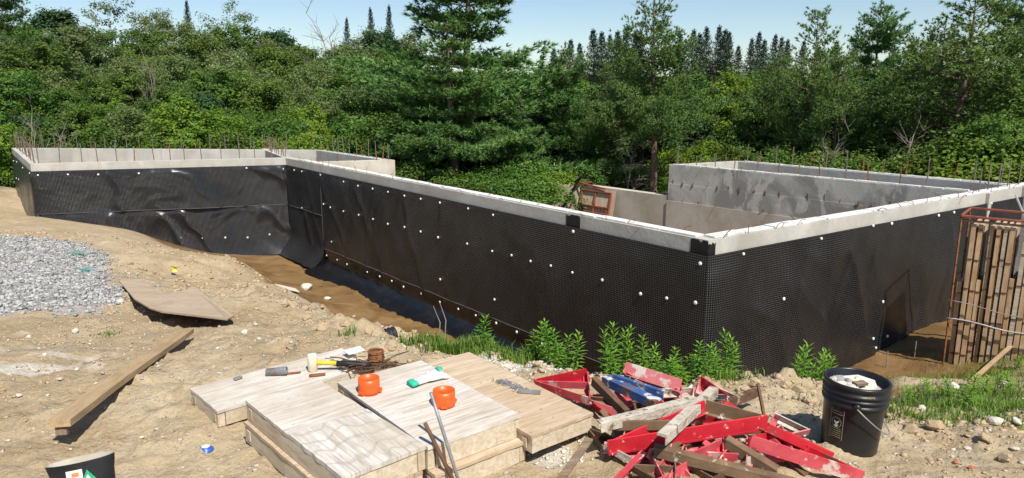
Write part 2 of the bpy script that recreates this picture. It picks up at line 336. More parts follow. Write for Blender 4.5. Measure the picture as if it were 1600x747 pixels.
def puddle():
    m, nt, bs = new_mat('muddy_water'); v = coords(nt, rnd=False)
    nt.links.new(ramp(nt, noise(nt, v, 1.5, 4), [(.3, (.20, .12, .045)), (.7, (.28, .18, .075))]), bs.inputs['Base Color']); bs.inputs['Roughness'].default_value = .12
    bump(nt, bs, noise(nt, v, 9, 3), .06, .01); return m
MAT['puddle'] = puddle()

def foliage(name, c1, c2, c3, hue=.02, val=.35, transl=.4, rough=.55):
    m, nt, bs = new_mat(name)
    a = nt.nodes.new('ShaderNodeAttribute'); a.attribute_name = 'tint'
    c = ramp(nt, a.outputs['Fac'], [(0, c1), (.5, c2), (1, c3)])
    oi = nt.nodes.new('ShaderNodeObjectInfo'); hs = nt.nodes.new('ShaderNodeHueSaturation'); nt.links.new(c, hs.inputs['Color'])
    for inp, lo, hi in ((0, .5-hue, .5+hue), (2, 1-val, 1+val)):
        mr = nt.nodes.new('ShaderNodeMapRange'); mr.inputs[3].default_value = lo; mr.inputs[4].default_value = hi
        if inp == 0:
            mm = nt.nodes.new('ShaderNodeMath'); mm.operation = 'MULTIPLY'; mm.inputs[1].default_value = 7.31; nt.links.new(oi.outputs['Random'], mm.inputs[0])
            fr = nt.nodes.new('ShaderNodeMath'); fr.operation = 'FRACT'; nt.links.new(mm.outputs[0], fr.inputs[0]); nt.links.new(fr.outputs[0], mr.inputs[0])
        else: nt.links.new(oi.outputs['Random'], mr.inputs[0])
        nt.links.new(mr.outputs[0], hs.inputs[inp])
    nt.links.new(hs.outputs[0], bs.inputs['Base Color']); bs.inputs['Roughness'].default_value = rough; bs.inputs['Specular IOR Level'].default_value = .25
    tr = nt.nodes.new('ShaderNodeBsdfTranslucent'); nt.links.new(hs.outputs[0], tr.inputs[0])
    mx = nt.nodes.new('ShaderNodeMixShader'); mx.inputs[0].default_value = transl
    nt.links.new(bs.outputs[0], mx.inputs[1]); nt.links.new(tr.outputs[0], mx.inputs[2]); nt.links.new(mx.outputs[0], nt.nodes['Material Output'].inputs[0])
    return m
MAT['leaf'] = foliage('leaves_green', (.065, .125, .02), (.10, .18, .03), (.15, .235, .042), .018, .2)
MAT['leaf_olive'] = foliage('leaves_olive', (.105, .15, .046), (.155, .21, .068), (.21, .26, .092), .014, .2)
MAT['leaf_bright'] = foliage('leaves_bright', (.10, .19, .018), (.155, .265, .026), (.22, .32, .04), .012, .15)
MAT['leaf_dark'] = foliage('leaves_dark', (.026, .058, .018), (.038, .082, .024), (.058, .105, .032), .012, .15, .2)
MAT['needle_white'] = foliage('needles_blue_green', (.07, .145, .036), (.12, .225, .056), (.19, .31, .085), .008, .1, .22)
MAT['needle_scots'] = foliage('needles_olive', (.07, .125, .03), (.12, .195, .046), (.19, .27, .07), .008, .1, .22)
MAT['needle_spruce'] = foliage('needles_dark', (.022, .045, .02), (.033, .062, .026), (.05, .085, .034), .01, .15, .15)
MAT['grass'] = foliage('grass_blades', (.09, .17, .022), (.14, .25, .03), (.22, .32, .06), .01, .1, .35)
MAT['weed'] = foliage('weed_leaves', (.11, .25, .022), (.17, .35, .034), (.26, .45, .055), .01, .12, .4)
MAT['bark'] = simple('bark', (.10, .075, .055), (.22, .17, .125), 10, .95, (1, 1, .25), .9, .03)
MAT['bark_pine'] = simple('bark_pine', (.13, .085, .06), (.27, .185, .135), 9, .95, (1, 1, .3), .9, .03)
MAT['bark_dead'] = simple('bark_dead', (.20, .165, .13), (.32, .275, .22), 9, .95)

# ------------------------------------------------------------------ mesh helpers
class MB:
    def __init__(s): s.v = []; s.f = []
    def add(s, vs, fs):
        o = len(s.v); s.v += [tuple(map(float, p)) for p in vs]; s.f += [tuple(i+o for i in f) for f in fs]; return s
    def box(s, c, d, M=None, jit=0):
        vs = []
        for z in (-.5, .5):
            for x, y in ((-.5, -.5), (.5, -.5), (.5, .5), (-.5, .5)):
                p = Vector((x*d[0], y*d[1], z*d[2]))
                if jit: p += Vector((R.uniform(-jit, jit), R.uniform(-jit, jit), R.uniform(-jit, jit)))
                if M is not None: p = M @ p
                vs.append((p.x+c[0], p.y+c[1], p.z+c[2]))
        return s.add(vs, [(3, 2, 1, 0), (4, 5, 6, 7), (0, 1, 5, 4), (1, 2, 6, 5), (2, 3, 7, 6), (3, 0, 4, 7)])
    def prism(s, poly, z0, z1):
        n = len(poly); vs = [(p[0], p[1], z0 if not isinstance(z0, (list, tuple)) else z0[i]) for i, p in enumerate(poly)]+[(p[0], p[1], z1 if not isinstance(z1, (list, tuple)) else z1[i]) for i, p in enumerate(poly)]
        fs = [tuple(range(n))[::-1], tuple(range(n, 2*n))]+[(i, (i+1) % n, n+(i+1) % n, n+i) for i in range(n)]
        return s.add(vs, fs)
    def bar(s, p, q, wd, ht, up=(0, 0, 1)):
        """box from p to q, wd across, ht along up; slightly broken corners"""
        p = Vector(p); q = Vector(q); d = (q-p); L = d.length; d.normalize(); u = Vector(up); u = (u-d*u.dot(d))
        if u.length < 1e-4: u = Vector((1, 0, 0))-d*d.x
        u.normalize(); r = d.cross(u); a, b = wd/2, ht/2; c = min(a, b)*.22
        ring = [(-a+c, -b), (a-c, -b), (a, -b+c), (a, b-c), (a-c, b), (-a+c, b), (-a, b-c), (-a, -b+c)]
        vs = [tuple(o+r*x+u*y) for o in (p, q) for x, y in ring]
        fs = [tuple(range(8))[::-1], tuple(range(8, 16))]+[(i, (i+1) % 8, 8+(i+1) % 8, 8+i) for i in range(8)]
        fs = [f[::-1] for f in fs]
        return s.add(vs, fs)
    def tube(s, pts, r, n=6, cap=True):
        pts = [Vector(p) for p in pts]; rs = r if isinstance(r, (list, tuple, np.ndarray)) else [r]*len(pts); vs = []; o = None
        for i, p in enumerate(pts):
            d = (pts[min(i+1, len(pts)-1)]-pts[max(i-1, 0)]); d.normalize()
            if o is None: o = d.orthogonal().normalized()
            o = (o-d*o.dot(d)); o = o.normalized() if o.length > 1e-5 else d.orthogonal().normalized()
            b = d.cross(o)
            for k in range(n):
                t = 2*math.pi*k/n; vs.append(tuple(p+(o*math.cos(t)+b*math.sin(t))*rs[i]))
        fs = [(i*n+k, i*n+(k+1) % n, (i+1)*n+(k+1) % n, (i+1)*n+k) for i in range(len(pts)-1) for k in range(n)]
        if cap: fs += [tuple(range(n))[::-1], tuple(range((len(pts)-1)*n, len(pts)*n))]
        return s.add(vs, fs)
    def lathe(s, prof, n=28, ell=(1, 1), cap=False):
        vs = [(r*math.cos(2*math.pi*k/n)*ell[0], r*math.sin(2*math.pi*k/n)*ell[1], z) for r, z in prof for k in range(n)]
        fs = [(i*n+k, i*n+(k+1) % n, (i+1)*n+(k+1) % n, (i+1)*n+k) for i in range(len(prof)-1) for k in range(n)]
        if cap: fs += [tuple(range(n))[::-1], tuple(range((len(prof)-1)*n, len(prof)*n))]
        return s.add(vs, fs)
    def build(s, name, mat, parent=None, smooth=False, loc=None):
        me = bpy.data.meshes.new(name); vs = s.v
        if loc is not None: vs = [(a-loc[0], b-loc[1], c-loc[2]) for a, b, c in vs]
        me.from_pydata(vs, [], s.f); me.update()
        if smooth: me.polygons.foreach_set('use_smooth', [True]*len(me.polygons))
        me.materials.append(MAT[mat] if isinstance(mat, str) else mat)
        o = bpy.data.objects.new(name, me); col.objects.link(o)
        if loc is not None: o.location = loc
        if parent is not None: o.parent = parent
        return o
def np_mesh(name, verts, quads=None, tris=None, tint=None, mat=None, smooth=False):
    me = bpy.data.meshes.new(name); nq = 0 if quads is None else len(quads); ntr = 0 if tris is None else len(tris)
    me.vertices.add(len(verts)); me.vertices.foreach_set('co', np.ascontiguousarray(verts, np.float32).ravel())
    loops = []; starts = []; tot = 0
    if nq: loops.append(np.asarray(quads).ravel()); starts.append(np.arange(nq)*4); tot = nq*4
    if ntr: loops.append(np.asarray(tris).ravel()); starts.append(tot+np.arange(ntr)*3)
    loops = np.concatenate(loops).astype(np.int32); starts = np.concatenate(starts).astype(np.int32)
    me.loops.add(len(loops)); me.loops.foreach_set('vertex_index', loops)
    me.polygons.add(nq+ntr); me.polygons.foreach_set('loop_start', starts)
    me.update(calc_edges=True); me.validate()
    if smooth: me.polygons.foreach_set('use_smooth', np.ones(nq+ntr, bool))
    if tint is not None:
        at_ = me.attributes.new('tint', 'FLOAT', 'POINT'); at_.data.foreach_set('value', np.asarray(tint, np.float32))
    if mat is not None: me.materials.append(MAT[mat] if isinstance(mat, str) else mat)
    return me
def obj(name, me, parent=None, loc=None):
    o = bpy.data.objects.new(name, me); col.objects.link(o)
    if parent is not None: o.parent = parent
    if loc is not None: o.location = loc
    return o
def tag(o, label=None, cat=None, group=None, kind=None):
    if label: o['label'] = label
    if cat: o['category'] = cat
    if group: o['group'] = group
    if kind: o['kind'] = kind
    return o
def thing(name, loc, label, cat, group=None, rz=0):
    e = bpy.data.objects.new(name, None); col.objects.link(e); e.location = loc; e.rotation_euler.z = rz; e.empty_display_size = .1
    return tag(e, label, cat, group)
def adopt(root, *os):
    """re-base parts that were built in world coordinates under a thing's Empty"""
    for o in os:
        o.parent = root; o.matrix_parent_inverse = Matrix.Identity(4)
        L = Matrix.LocRotScale(root.location, root.rotation_euler, None).inverted(); o.matrix_basis = L @ o.matrix_basis
    return root

# ------------------------------------------------------------------ ground sheet
def axis(step0, grow, dead, lim):
    v = [0.0]
    while v[-1] < lim: v.append(v[-1]+step0+grow*max(0, v[-1]-dead))
    return np.array(v)
xp = axis(.025, .0165, 2.3, 600); gx = np.concatenate([-xp[:0:-1], xp])
ys = [1.3]
while ys[-1] < 650: ys.append(ys[-1]*1.0082 if ys[-1] < 40 else ys[-1]*1.03)
gy = np.concatenate([[-400, -150, -60, -25, -10, -4, -1, .4, .9], ys])
X, Y = np.meshgrid(gx, gy); Z = ground_full(X, Y)
nx, ny = len(gx), len(gy); idx = np.arange(nx*ny).reshape(ny, nx)
quads = np.stack([idx[:-1, :-1], idx[:-1, 1:], idx[1:, 1:], idx[1:, :-1]], -1).reshape(-1, 4)
gme = np_mesh('ground', np.stack([X, Y, Z], -1).reshape(-1, 3), quads, smooth=True, mat='soil')
zone = np.zeros((ny, nx, 4))
bz = base_z(X, Y)
zone[..., 0] = sstep(-1.75, -2.25, bz)*.8*(Y < 21)
def blob(px, py, rx, ry, z): 
    p = at(px, py, z); return np.exp(-(((X-p[0])/rx)**2+((Y-p[1])/ry)**2))
def inpoly(x, y, pl):
    ins = np.zeros(np.shape(x), bool); n = len(pl)
    for i in range(n):
        a, b = pl[i], pl[(i+1) % n]
        c = ((a[1] > y) != (b[1] > y)) & (x < (b[0]-a[0])*(y-a[1])/((b[1]-a[1]) or 1e-9)+a[0]); ins ^= c
    return ins
grav_poly = [hit(*p)[:2] for p in [(-60, 372), (60, 372), (125, 380), (168, 398), (160, 432), (192, 470), (150, 488), (95, 492), (50, 486), (-60, 498)]]
ingr = inpoly(X, Y, grav_poly)
zone[..., 1] = np.maximum(ingr*.95, .5*blob(60, 540, .8, .3, -.15)+.4*blob(110, 520, .8, .5, -.3))
zone[..., 2] = .75*blob(760, 572, .35, .16, -.1)+.65*blob(840, 580, .3, .16, -.1)+.6*blob(880, 720, .25, .2, 0)+.85*blob(40, 575, .55, .2, -.12)+.6*blob(120, 550, .5, .1, -.15)+.5*blob(370, 432, .8, .5, -2.7)+.4*blob(1560, 640, .4, .3, -.4)
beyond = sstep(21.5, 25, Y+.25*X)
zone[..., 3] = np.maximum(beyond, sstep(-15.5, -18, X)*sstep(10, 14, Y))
ca = gme.attributes.new('zone', 'FLOAT_COLOR', 'POINT'); ca.data.foreach_set('color', np.clip(zone, 0, 1).astype(np.float32).ravel())
ground = tag(obj('ground', gme), kind='structure')

# muddy water lying in the trench
def puddle_sheet(pts, z, name='puddle'):
    mb = MB(); P = [at(px, py, z) for px, py in pts]; mb.add(P, [tuple(range(len(P)))]); return tag(mb.build(name, 'puddle'), kind='structure')
zmud = gz(*at(455, 437, -2.72)[:2])
puddle_sheet([(400, 436), (425, 428), (470, 426), (492, 434), (505, 446), (486, 452), (455, 450), (430, 447)], zmud+.02)
# ------------------------------------------------------------------ foundation walls
ZB = -2.95; TH = .24
found = thing('concrete_foundation', (0, 14, -2.9), 'poured concrete house foundation with rusty bars standing from its bare wall tops', 'foundation')
def offset_chain(pts, th):
    out = []
    for i, p in enumerate(pts):
        ns = []
        if i: e = p-pts[i-1]; e = e/np.linalg.norm(e); ns.append(np.array([-e[1], e[0]]))
        if i < len(pts)-1: e = pts[i+1]-p; e = e/np.linalg.norm(e); ns.append(np.array([-e[1], e[0]]))
        if len(ns) == 1: out.append(p+ns[0]*th)
        else:
            m = ns[0]+ns[1]; m /= np.linalg.norm(m); out.append(p+m*th/(m@ns[0]))
    return out
WALLS = {}
def wall(key, P, Q, Qi, Pi, zt, mat, zb=ZB):
    mb = MB(); poly = [P, Q, Qi, Pi]; L = np.linalg.norm(Q-P); n = max(2, int(L/.6))
    # top edge slightly uneven as poured
    for a in range(n):
        t0, t1 = a/n, (a+1)/n; f = lambda U, V, t: U+(V-U)*t
        z0 = zt+.006*(vn(t0*n*1.3, len(key)*3.3)-.5); z1 = zt+.006*(vn(t1*n*1.3, len(key)*3.3)-.5)
        p0, p1, q1, q0 = f(P, Q, t0), f(P, Q, t1), f(Pi, Qi, t1), f(Pi, Qi, t0)
        mb.add([(*p0, zb), (*p1, zb), (*q1, zb), (*q0, zb), (*p0, z0), (*p1, z1), (*q1, z1), (*q0, z0)],
               [(4, 5, 6, 7), (0, 1, 5, 4), (2, 3, 7, 6)]+([(3, 0, 4, 7)] if a == 0 else [])+([(1, 2, 6, 5)] if a == n-1 else []))
    o = mb.build('wall', mat, found); o.location = -found.location; WALLS[key] = (o, P, Q, Qi, Pi, zt); return o
M1 = M1+(EE-M1)/np.linalg.norm(EE-M1)*.24
ch = [M1, EE, FF, A2, A, B, C, RX]; ci = offset_chain(ch, TH)
for k, (i, dz, mt) in {'ME': (0, -.004, 'conc_warm'), 'EF': (1, 0, 'conc'), 'FA': (2, 0, 'conc'), 'AA': (3, 0, 'conc'), 'AB': (4, 0, 'conc'), 'BC': (5, 0, 'conc'), 'CR': (6, 0, 'conc')}.items():
    wall(k, ch[i], ch[i+1], ci[i+1], ci[i], ZT+dz, mt)
ch2 = [R2, T2, TT, II]; ci2 = offset_chain(ch2, TH)
wall('RT', ch2[0], ch2[1], ci2[1], ci2[0], ZT+.0, 'conc')
wall('TT', ch2[1], ch2[2], ci2[2], ci2[1], ZT+.0, 'conc')
utt = (II-TT)/np.linalg.norm(II-TT); ntt = np.array([utt[1], -utt[0]])
wall('TI', ch2[2], ch2[3]+utt*.3, ci2[3]+utt*.3, ci2[2], ZT-.003, 'conc_grey', -.62)
wall('TI2', TT+ntt*.012, II+utt*.3+ntt*.012, ci2[3]+utt*.3, ci2[2]+utt*.01, -.622, 'conc_grey', -1.05)
wall('TI3', TT+ntt*.03-utt*.02, II+utt*.3+ntt*.03, ci2[3]+utt*.3, ci2[2]+utt*.02, -1.052, 'conc_warm', ZB)
wall('low', TT-utt*2.75, TT-utt*.03, TT-utt*.03-ntt*TH, TT-utt*2.75-ntt*TH, -.94, 'conc_warm')
ub = (B-BL)/np.linalg.norm(B-BL); nb = np.array([ub[1], -ub[0]])
wall('BLB', BL+ub*.3, B-ub*.35, B-ub*.35-nb*TH, BL+ub*.3-nb*TH, ZT-.005, 'conc')
# wall-top strips, sunlit white put into their colour, one per form panel
def caps(key, n, w0, w1, s0=0., s1=1.):
    o, P, Q, Qi, Pi, zt = WALLS[key]
    e = (Q-P)/np.linalg.norm(Q-P)
    for i in range(n):
        t0 = s0+(s1-s0)*i/n; t1 = s0+(s1-s0)*(i+1)/n; g = .012/np.linalg.norm(Q-P)
        j = R.uniform(-.012, .012)
        f = lambda t, k: (P+(Q-P)*t)+(np.array([-e[1], e[0]]))*(k+j)
        z = zt+.004; h = R.uniform(.014, .022); r1 = R.uniform(-.012, .012)
        c = MB().prism([f(t0+g, w0), f(t1-g, w0+r1), f(t1-g, w1), f(t0+g, w1+r1)], z, z+h).build('top_strip', 'cap', o)
caps('BC', 22, .035, .2, .06, .985); caps('CR', 24, .03, .2, .01, .98); caps('TI', 16, .03, .12, .01, .95); caps('RT', 14, .06, .16, .05, .97)
# bars standing out of the wall tops
bar_me = MB().tube([(0, 0, -.05), (0, 0, .25), (0, 0, .5)], .0115, 6).build('rebar', 'rebar'); bme = bar_me.data; bpy.data.objects.remove(bar_me)
bar_ru = MB().tube([(0, 0, -.05), (.004, 0, .22), (-.003, .004, .45)], .0115, 6).build('rebar', 'rust'); brm = bar_ru.data; bpy.data.objects.remove(bar_ru)
def rebars(key, step, inset, hs=(.85, 1.05), rust=.25, s0=.02, s1=.98, lean=.03):
    o, P, Q, Qi, Pi, zt = WALLS[key]; L = np.linalg.norm(Q-P); e = (Q-P)/L; nn = np.array([-e[1], e[0]])
    s = s0*L
    while s < s1*L:
        p = P+e*s+nn*(inset+R.uniform(-.02, .02))
        ru = R.random() < rust
        b = bpy.data.objects.new('rebar', brm if ru else bme); col.objects.link(b)
        b.parent = o; b.location = (p[0], p[1], zt)
        k = lean*(3 if ru else 1)
        b.rotation_euler = (R.uniform(-k, k), R.uniform(-k, k), R.uniform(0, 6)); b.scale = (1, 1, R.uniform(*hs)*(.8 if ru else 1))
        s += step*R.uniform(.8, 1.2)
    return
rebars('FA', .42, .12); rebars('AA', .42, .12); rebars('AB', .42, .2, s1=.97); rebars('EF', .38, .12, rust=.45, lean=.05); rebars('ME', .5, .12, (.3, .5), .8)
rebars('BLB', .33, .12, (.8, 1.0)); rebars('RT', .42, .12, (.8, 1.0), s0=.3); rebars('TT', .4, .12, (.3, .6), .7); rebars('TI', .55, .17, (.35, 1.0), .6, s1=.92); rebars('CR', .42, .12, (.8, 1.05), .1, s0=.5, s1=.75); rebars('TI2', .33, -.012+.02, (.2, .32), .8)
# bent tie wires
def tie_mesh(seed):
    r = random.Random(seed); p = Vector((0, 0, -.03)); pts = [p.copy()]; d = Vector((r.uniform(-.3, .3), r.uniform(-.3, .3), 1))
    for i in range(6):
        d = (d+Vector((r.uniform(-.7, .7), r.uniform(-.7, .7), r.uniform(-.55, .25)))).normalized(); p = p+d*.03; p.z = max(p.z, -.01); pts.append(p.copy())
    o = MB().tube(pts, .0045, 5).build('tie_wire', 'rust', smooth=True); m = o.data; bpy.data.objects.remove(o); return m
tms = [tie_mesh(i) for i in range(7)]
def ties(key, n, s0=.04, s1=.98, inset=(.02, .22), dz=.015):
    o, P, Q, Qi, Pi, zt = WALLS[key]; e = (Q-P)/np.linalg.norm(Q-P); nn = np.array([-e[1], e[0]])
    for i in range(n):
        t = s0+(s1-s0)*(i+R.uniform(-.3, .3))/n; p = P+(Q-P)*t+nn*R.choice(inset)
        b = bpy.data.objects.new('tie_wire', R.choice(tms)); col.objects.link(b); b.parent = o; b.location = (p[0], p[1], zt+dz); b.rotation_euler.z = R.uniform(0, 6); k = R.uniform(.7, 1.25); b.scale = (k, k, k*1.1)
ties('BC', 34); ties('CR', 34, .02, .6); ties('TI', 14, .02, .9, (.02, .1)); ties('TI3', 16, .03, .9, (.0, .02), .01)
# tar patches over two joints at the wall top
def face_patch(mb, P, Q, n, s, z0, z1, proud, rag=.02, seg=7):
    e = (Q-P)/np.linalg.norm(Q-P); vs = []
    ring = [(s[0], z0), (s[1], z0)]+[(s[1]+(s[0]-s[1])*i/seg, z1+R.uniform(-rag, rag)) for i in range(seg+1)]
    for pr in (proud, .001):
        for a, z in ring: p = P+e*a+n*pr; vs.append((*p, z))
    k = len(ring); mb.add(vs, [tuple(range(k))]+[(i, i+k, (i+1) % k+k, (i+1) % k) for i in range(k)])
LBC = np.linalg.norm(C-B)
o = MB(); face_patch(o, B, C, nbc, (LBC-.26, LBC+.004), -.36, ZT-.022, .006); o = o.build('tar_patch', 'tar'); o.parent = WALLS['BC'][0]
pq = on_plane(895, 343, np.array([*B, 0]), np.array([*nbc, 0])); s_ = (pq[:2]-B)@ubc
o = MB(); face_patch(o, B, C, nbc, (s_-.14, s_+.16), -.36, ZT-.02, .006); o = o.build('tar_patch', 'tar'); o.parent = WALLS['BC'][0]
o = MB(); face_patch(o, C, RX, ncr, (.0, .13), -.36, ZT-.05, .006); o = o.build('tar_patch', 'tar'); o.parent = WALLS['CR'][0]

# ------------------------------------------------------------------ drainage membrane
def sheet(name, P, Q, n, s0, s1, ztop, zbot, amp, label, mat='membrane', seed=0, proud=.02, flare=0, res=.06, droop=0.0, fold=(1.0, 1.0), rag=.0):
    L = np.linalg.norm(Q-P); e = (Q-P)/L; ns = int((s1-s0)/res)+2; nz = int((ztop-zbot)/res)+2
    S = np.linspace(s0, s1, ns)[None].repeat(nz, 0); T = np.linspace(0, 1, nz)[:, None].repeat(ns, 1)
    top = ztop+droop*np.sin(S*2.1+seed)*.5
    Zz = top+(zbot-top)*T
    Zz = Zz+(T == 1)*rag*(fbm(S*2, S*0, 3, seed)-.45)
    # draped folds between the fixings: warped ridges, pinned near the top edge
    a = fbm(S*.5+seed, Zz*.5, 3, seed+2)*3.0
    r1 = 1-np.abs(2*vn(S*1.25*fold[0]+a+Zz*.9, Zz*.65*fold[1]+a*.4, seed+5)-1)
    r2 = 1-np.abs(2*vn(S*2.6*fold[0]-Zz*1.5+a*1.6, Zz*1.2*fold[1]-a*.5, seed+7)-1)
    D = amp*(r1**2*.9+.4*r2**2+.55*fbm(S*.8, Zz*.8, 3, seed+9)-.35)
    pin = sstep(0, .15, T)*.85+.15
    edge = sstep(0, .12, S-s0)*sstep(0, .12, s1-S)
    D = proud+np.maximum(-proud+.006, D*pin)*edge
    if flare: D = D+flare*np.clip((T-.55)/.45, 0, 1)**2.2; 
    x = P[0]+e[0]*S+n[0]*D; y = P[1]+e[1]*S+n[1]*D
    V = np.stack([x, y, Zz], -1).reshape(-1, 3); I = np.arange(ns*nz).reshape(nz, ns)
    q = np.stack([I[:-1, :-1], I[1:, :-1], I[1:, 1:], I[:-1, 1:]], -1).reshape(-1, 4)
    me = np_mesh(name, V, q, smooth=True, mat=mat); uvl = me.uv_layers.new(name='UVMap')
    uv = np.stack([S, Zz], -1).reshape(-1, 2)[q.ravel()]; uvl.data.foreach_set('uv', uv.astype(np.float32).ravel())
    ob = tag(obj(name, me), label, 'membrane', 'black membrane sheets on the foundation')
    return ob
but = MB().lathe([(0.0, .010), (.012, .010), (.026, .006), (.030, 0), (.030, -.012)], 10).build('fastener', 'white_plastic', smooth=True); butm = but.data; bpy.data.objects.remove(but)
def fasten(sh, P, n, pts, proud=.05):
    n3 = np.array([*n, 0]); rot = Vector(n3).to_track_quat('Z', 'Y').to_euler()
    me = sh.data; co = np.empty(len(me.vertices)*3, np.float32); me.vertices.foreach_get('co', co); co = co.reshape(-1, 3)
    for px, py in pts:
        p = on_plane(px, py, np.array([*P, 0])+n3*proud, n3)
        k = np.argmin(((co-p)**2).sum(1)); dd = (co[k]-np.array([*P, 0]))@n3
        p = p+n3*(dd-proud+.012)
        b = bpy.data.objects.new('fastener', butm); col.objects.link(b); b.parent = sh; b.location = p; b.rotation_euler = rot; k = R.uniform(.66, .86); b.scale = (k, k, .7)
LAB = np.linalg.norm(B-A); LCR = np.linalg.norm(RX-C); LAA = np.linalg.norm(A-A2)
c1 = lambda L: [(x/2.49, 180+y/2.49) for x, y in L]
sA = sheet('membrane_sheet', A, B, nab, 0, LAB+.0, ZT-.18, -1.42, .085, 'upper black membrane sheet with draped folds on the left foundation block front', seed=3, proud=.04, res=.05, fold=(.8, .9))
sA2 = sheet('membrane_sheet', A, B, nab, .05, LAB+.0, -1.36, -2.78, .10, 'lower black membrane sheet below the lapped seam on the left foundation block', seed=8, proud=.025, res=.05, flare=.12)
fasten(sA, A, nab, c1([(149, 233), (264, 231), (382, 231), (541, 226), (959, 206), (1101, 209)]))
fasten(sA2, A, nab, c1([(518, 494), (617, 487), (703, 477), (789, 477), (877, 475), (964, 474), (1049, 463), (982, 566)]))
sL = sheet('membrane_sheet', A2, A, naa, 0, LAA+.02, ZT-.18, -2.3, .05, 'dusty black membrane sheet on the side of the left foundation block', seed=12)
fasten(sL, A2, naa, c1([(52, 178), (63, 182), (85, 205), (112, 226), (60, 246), (70, 250)]))
sv = (on_plane(505, 330, np.array([*B, 0]), np.array([*nbc, 0]))[:2]-B)@ubc
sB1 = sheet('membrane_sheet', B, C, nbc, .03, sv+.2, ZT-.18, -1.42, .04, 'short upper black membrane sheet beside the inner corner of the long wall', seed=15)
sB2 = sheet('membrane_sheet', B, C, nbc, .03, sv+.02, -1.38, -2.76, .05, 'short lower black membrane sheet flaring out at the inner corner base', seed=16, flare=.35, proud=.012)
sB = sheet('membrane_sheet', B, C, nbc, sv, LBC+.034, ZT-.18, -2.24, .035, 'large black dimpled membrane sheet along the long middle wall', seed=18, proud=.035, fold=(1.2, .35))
sB3 = sheet('membrane_sheet', B, C, nbc, sv-.05, LBC+.02, -2.16, -2.78, .03, 'smooth black footing sheet spreading out along the foot of the long wall', 'membrane_flat', seed=21, flare=.55, proud=.012, rag=.08)
fasten(sB1, B, nbc, [(458, 266), (500, 273.5), (516, 278), (470, 268)])
fasten(sB2, B, nbc, [(447.5, 363), (487, 436), (470, 325)])
fasten(sB, B, nbc, [(537, 284), (559, 290.5), (582, 295), (606, 300), (632, 306), (657, 311), (687, 317), (731, 326), (770, 336), (895, 362), (1094, 412), (505, 319), (517, 324), (538, 330), (560, 336), (582, 342.5), (607, 350), (632, 355), (657, 362), (685, 371), (730, 381), (769, 392.5), (799, 399), (830, 408), (862, 415), (894, 426), (941, 437.6), (1002, 459), (1042, 466), (1087, 473), (688, 436.6), (519, 377.6), (773, 468), (512, 399), (527, 406), (543, 413), (575, 425), (594, 432), (613, 439), (632, 448), (658, 459), (688, 472), (716, 483), (743, 493), (775, 505), (807, 519), (847, 537)])
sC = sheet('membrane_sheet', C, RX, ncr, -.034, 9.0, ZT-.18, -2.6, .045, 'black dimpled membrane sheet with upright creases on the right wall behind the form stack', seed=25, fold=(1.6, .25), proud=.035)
fasten(sC, C, ncr, [(1162, 397), (1284, 373), (1365, 353), (1394, 349.5), (1467, 337), (1491, 332), (1550, 318), (1224.5, 467), (1377, 471), (1364, 529), (1385, 525), (1367, 543)])
# taped lap edges
def seam(sh, edge):
    me = sh.data; co = np.empty(len(me.vertices)*3, np.float32); me.vertices.foreach_get('co', co); co = co.reshape(-1, 3)
    z = np.round(co[:, 2], 2); n_ = 1
    k = {'bottom': lambda: co[-ns_(co):], 'left': lambda: co[0::ns_(co)]}[edge]()
    MB().tube([tuple(p) for p in k[::3]], .007, 5).build('lap_edge', 'lap_tape', sh, smooth=True)
def ns_(co):
    # vertices per row: rows are stored top to bottom, along the wall inside a row
    d = np.hypot(np.diff(co[:, 0]), np.diff(co[:, 1])); return int(np.argmax(d > .5))+1
MAT['lap_tape'] = plain('lap_tape', (.11, .105, .10), .5)
for sh in (sA, sB1, sB): seam(sh, 'bottom')
seam(sB, 'left')

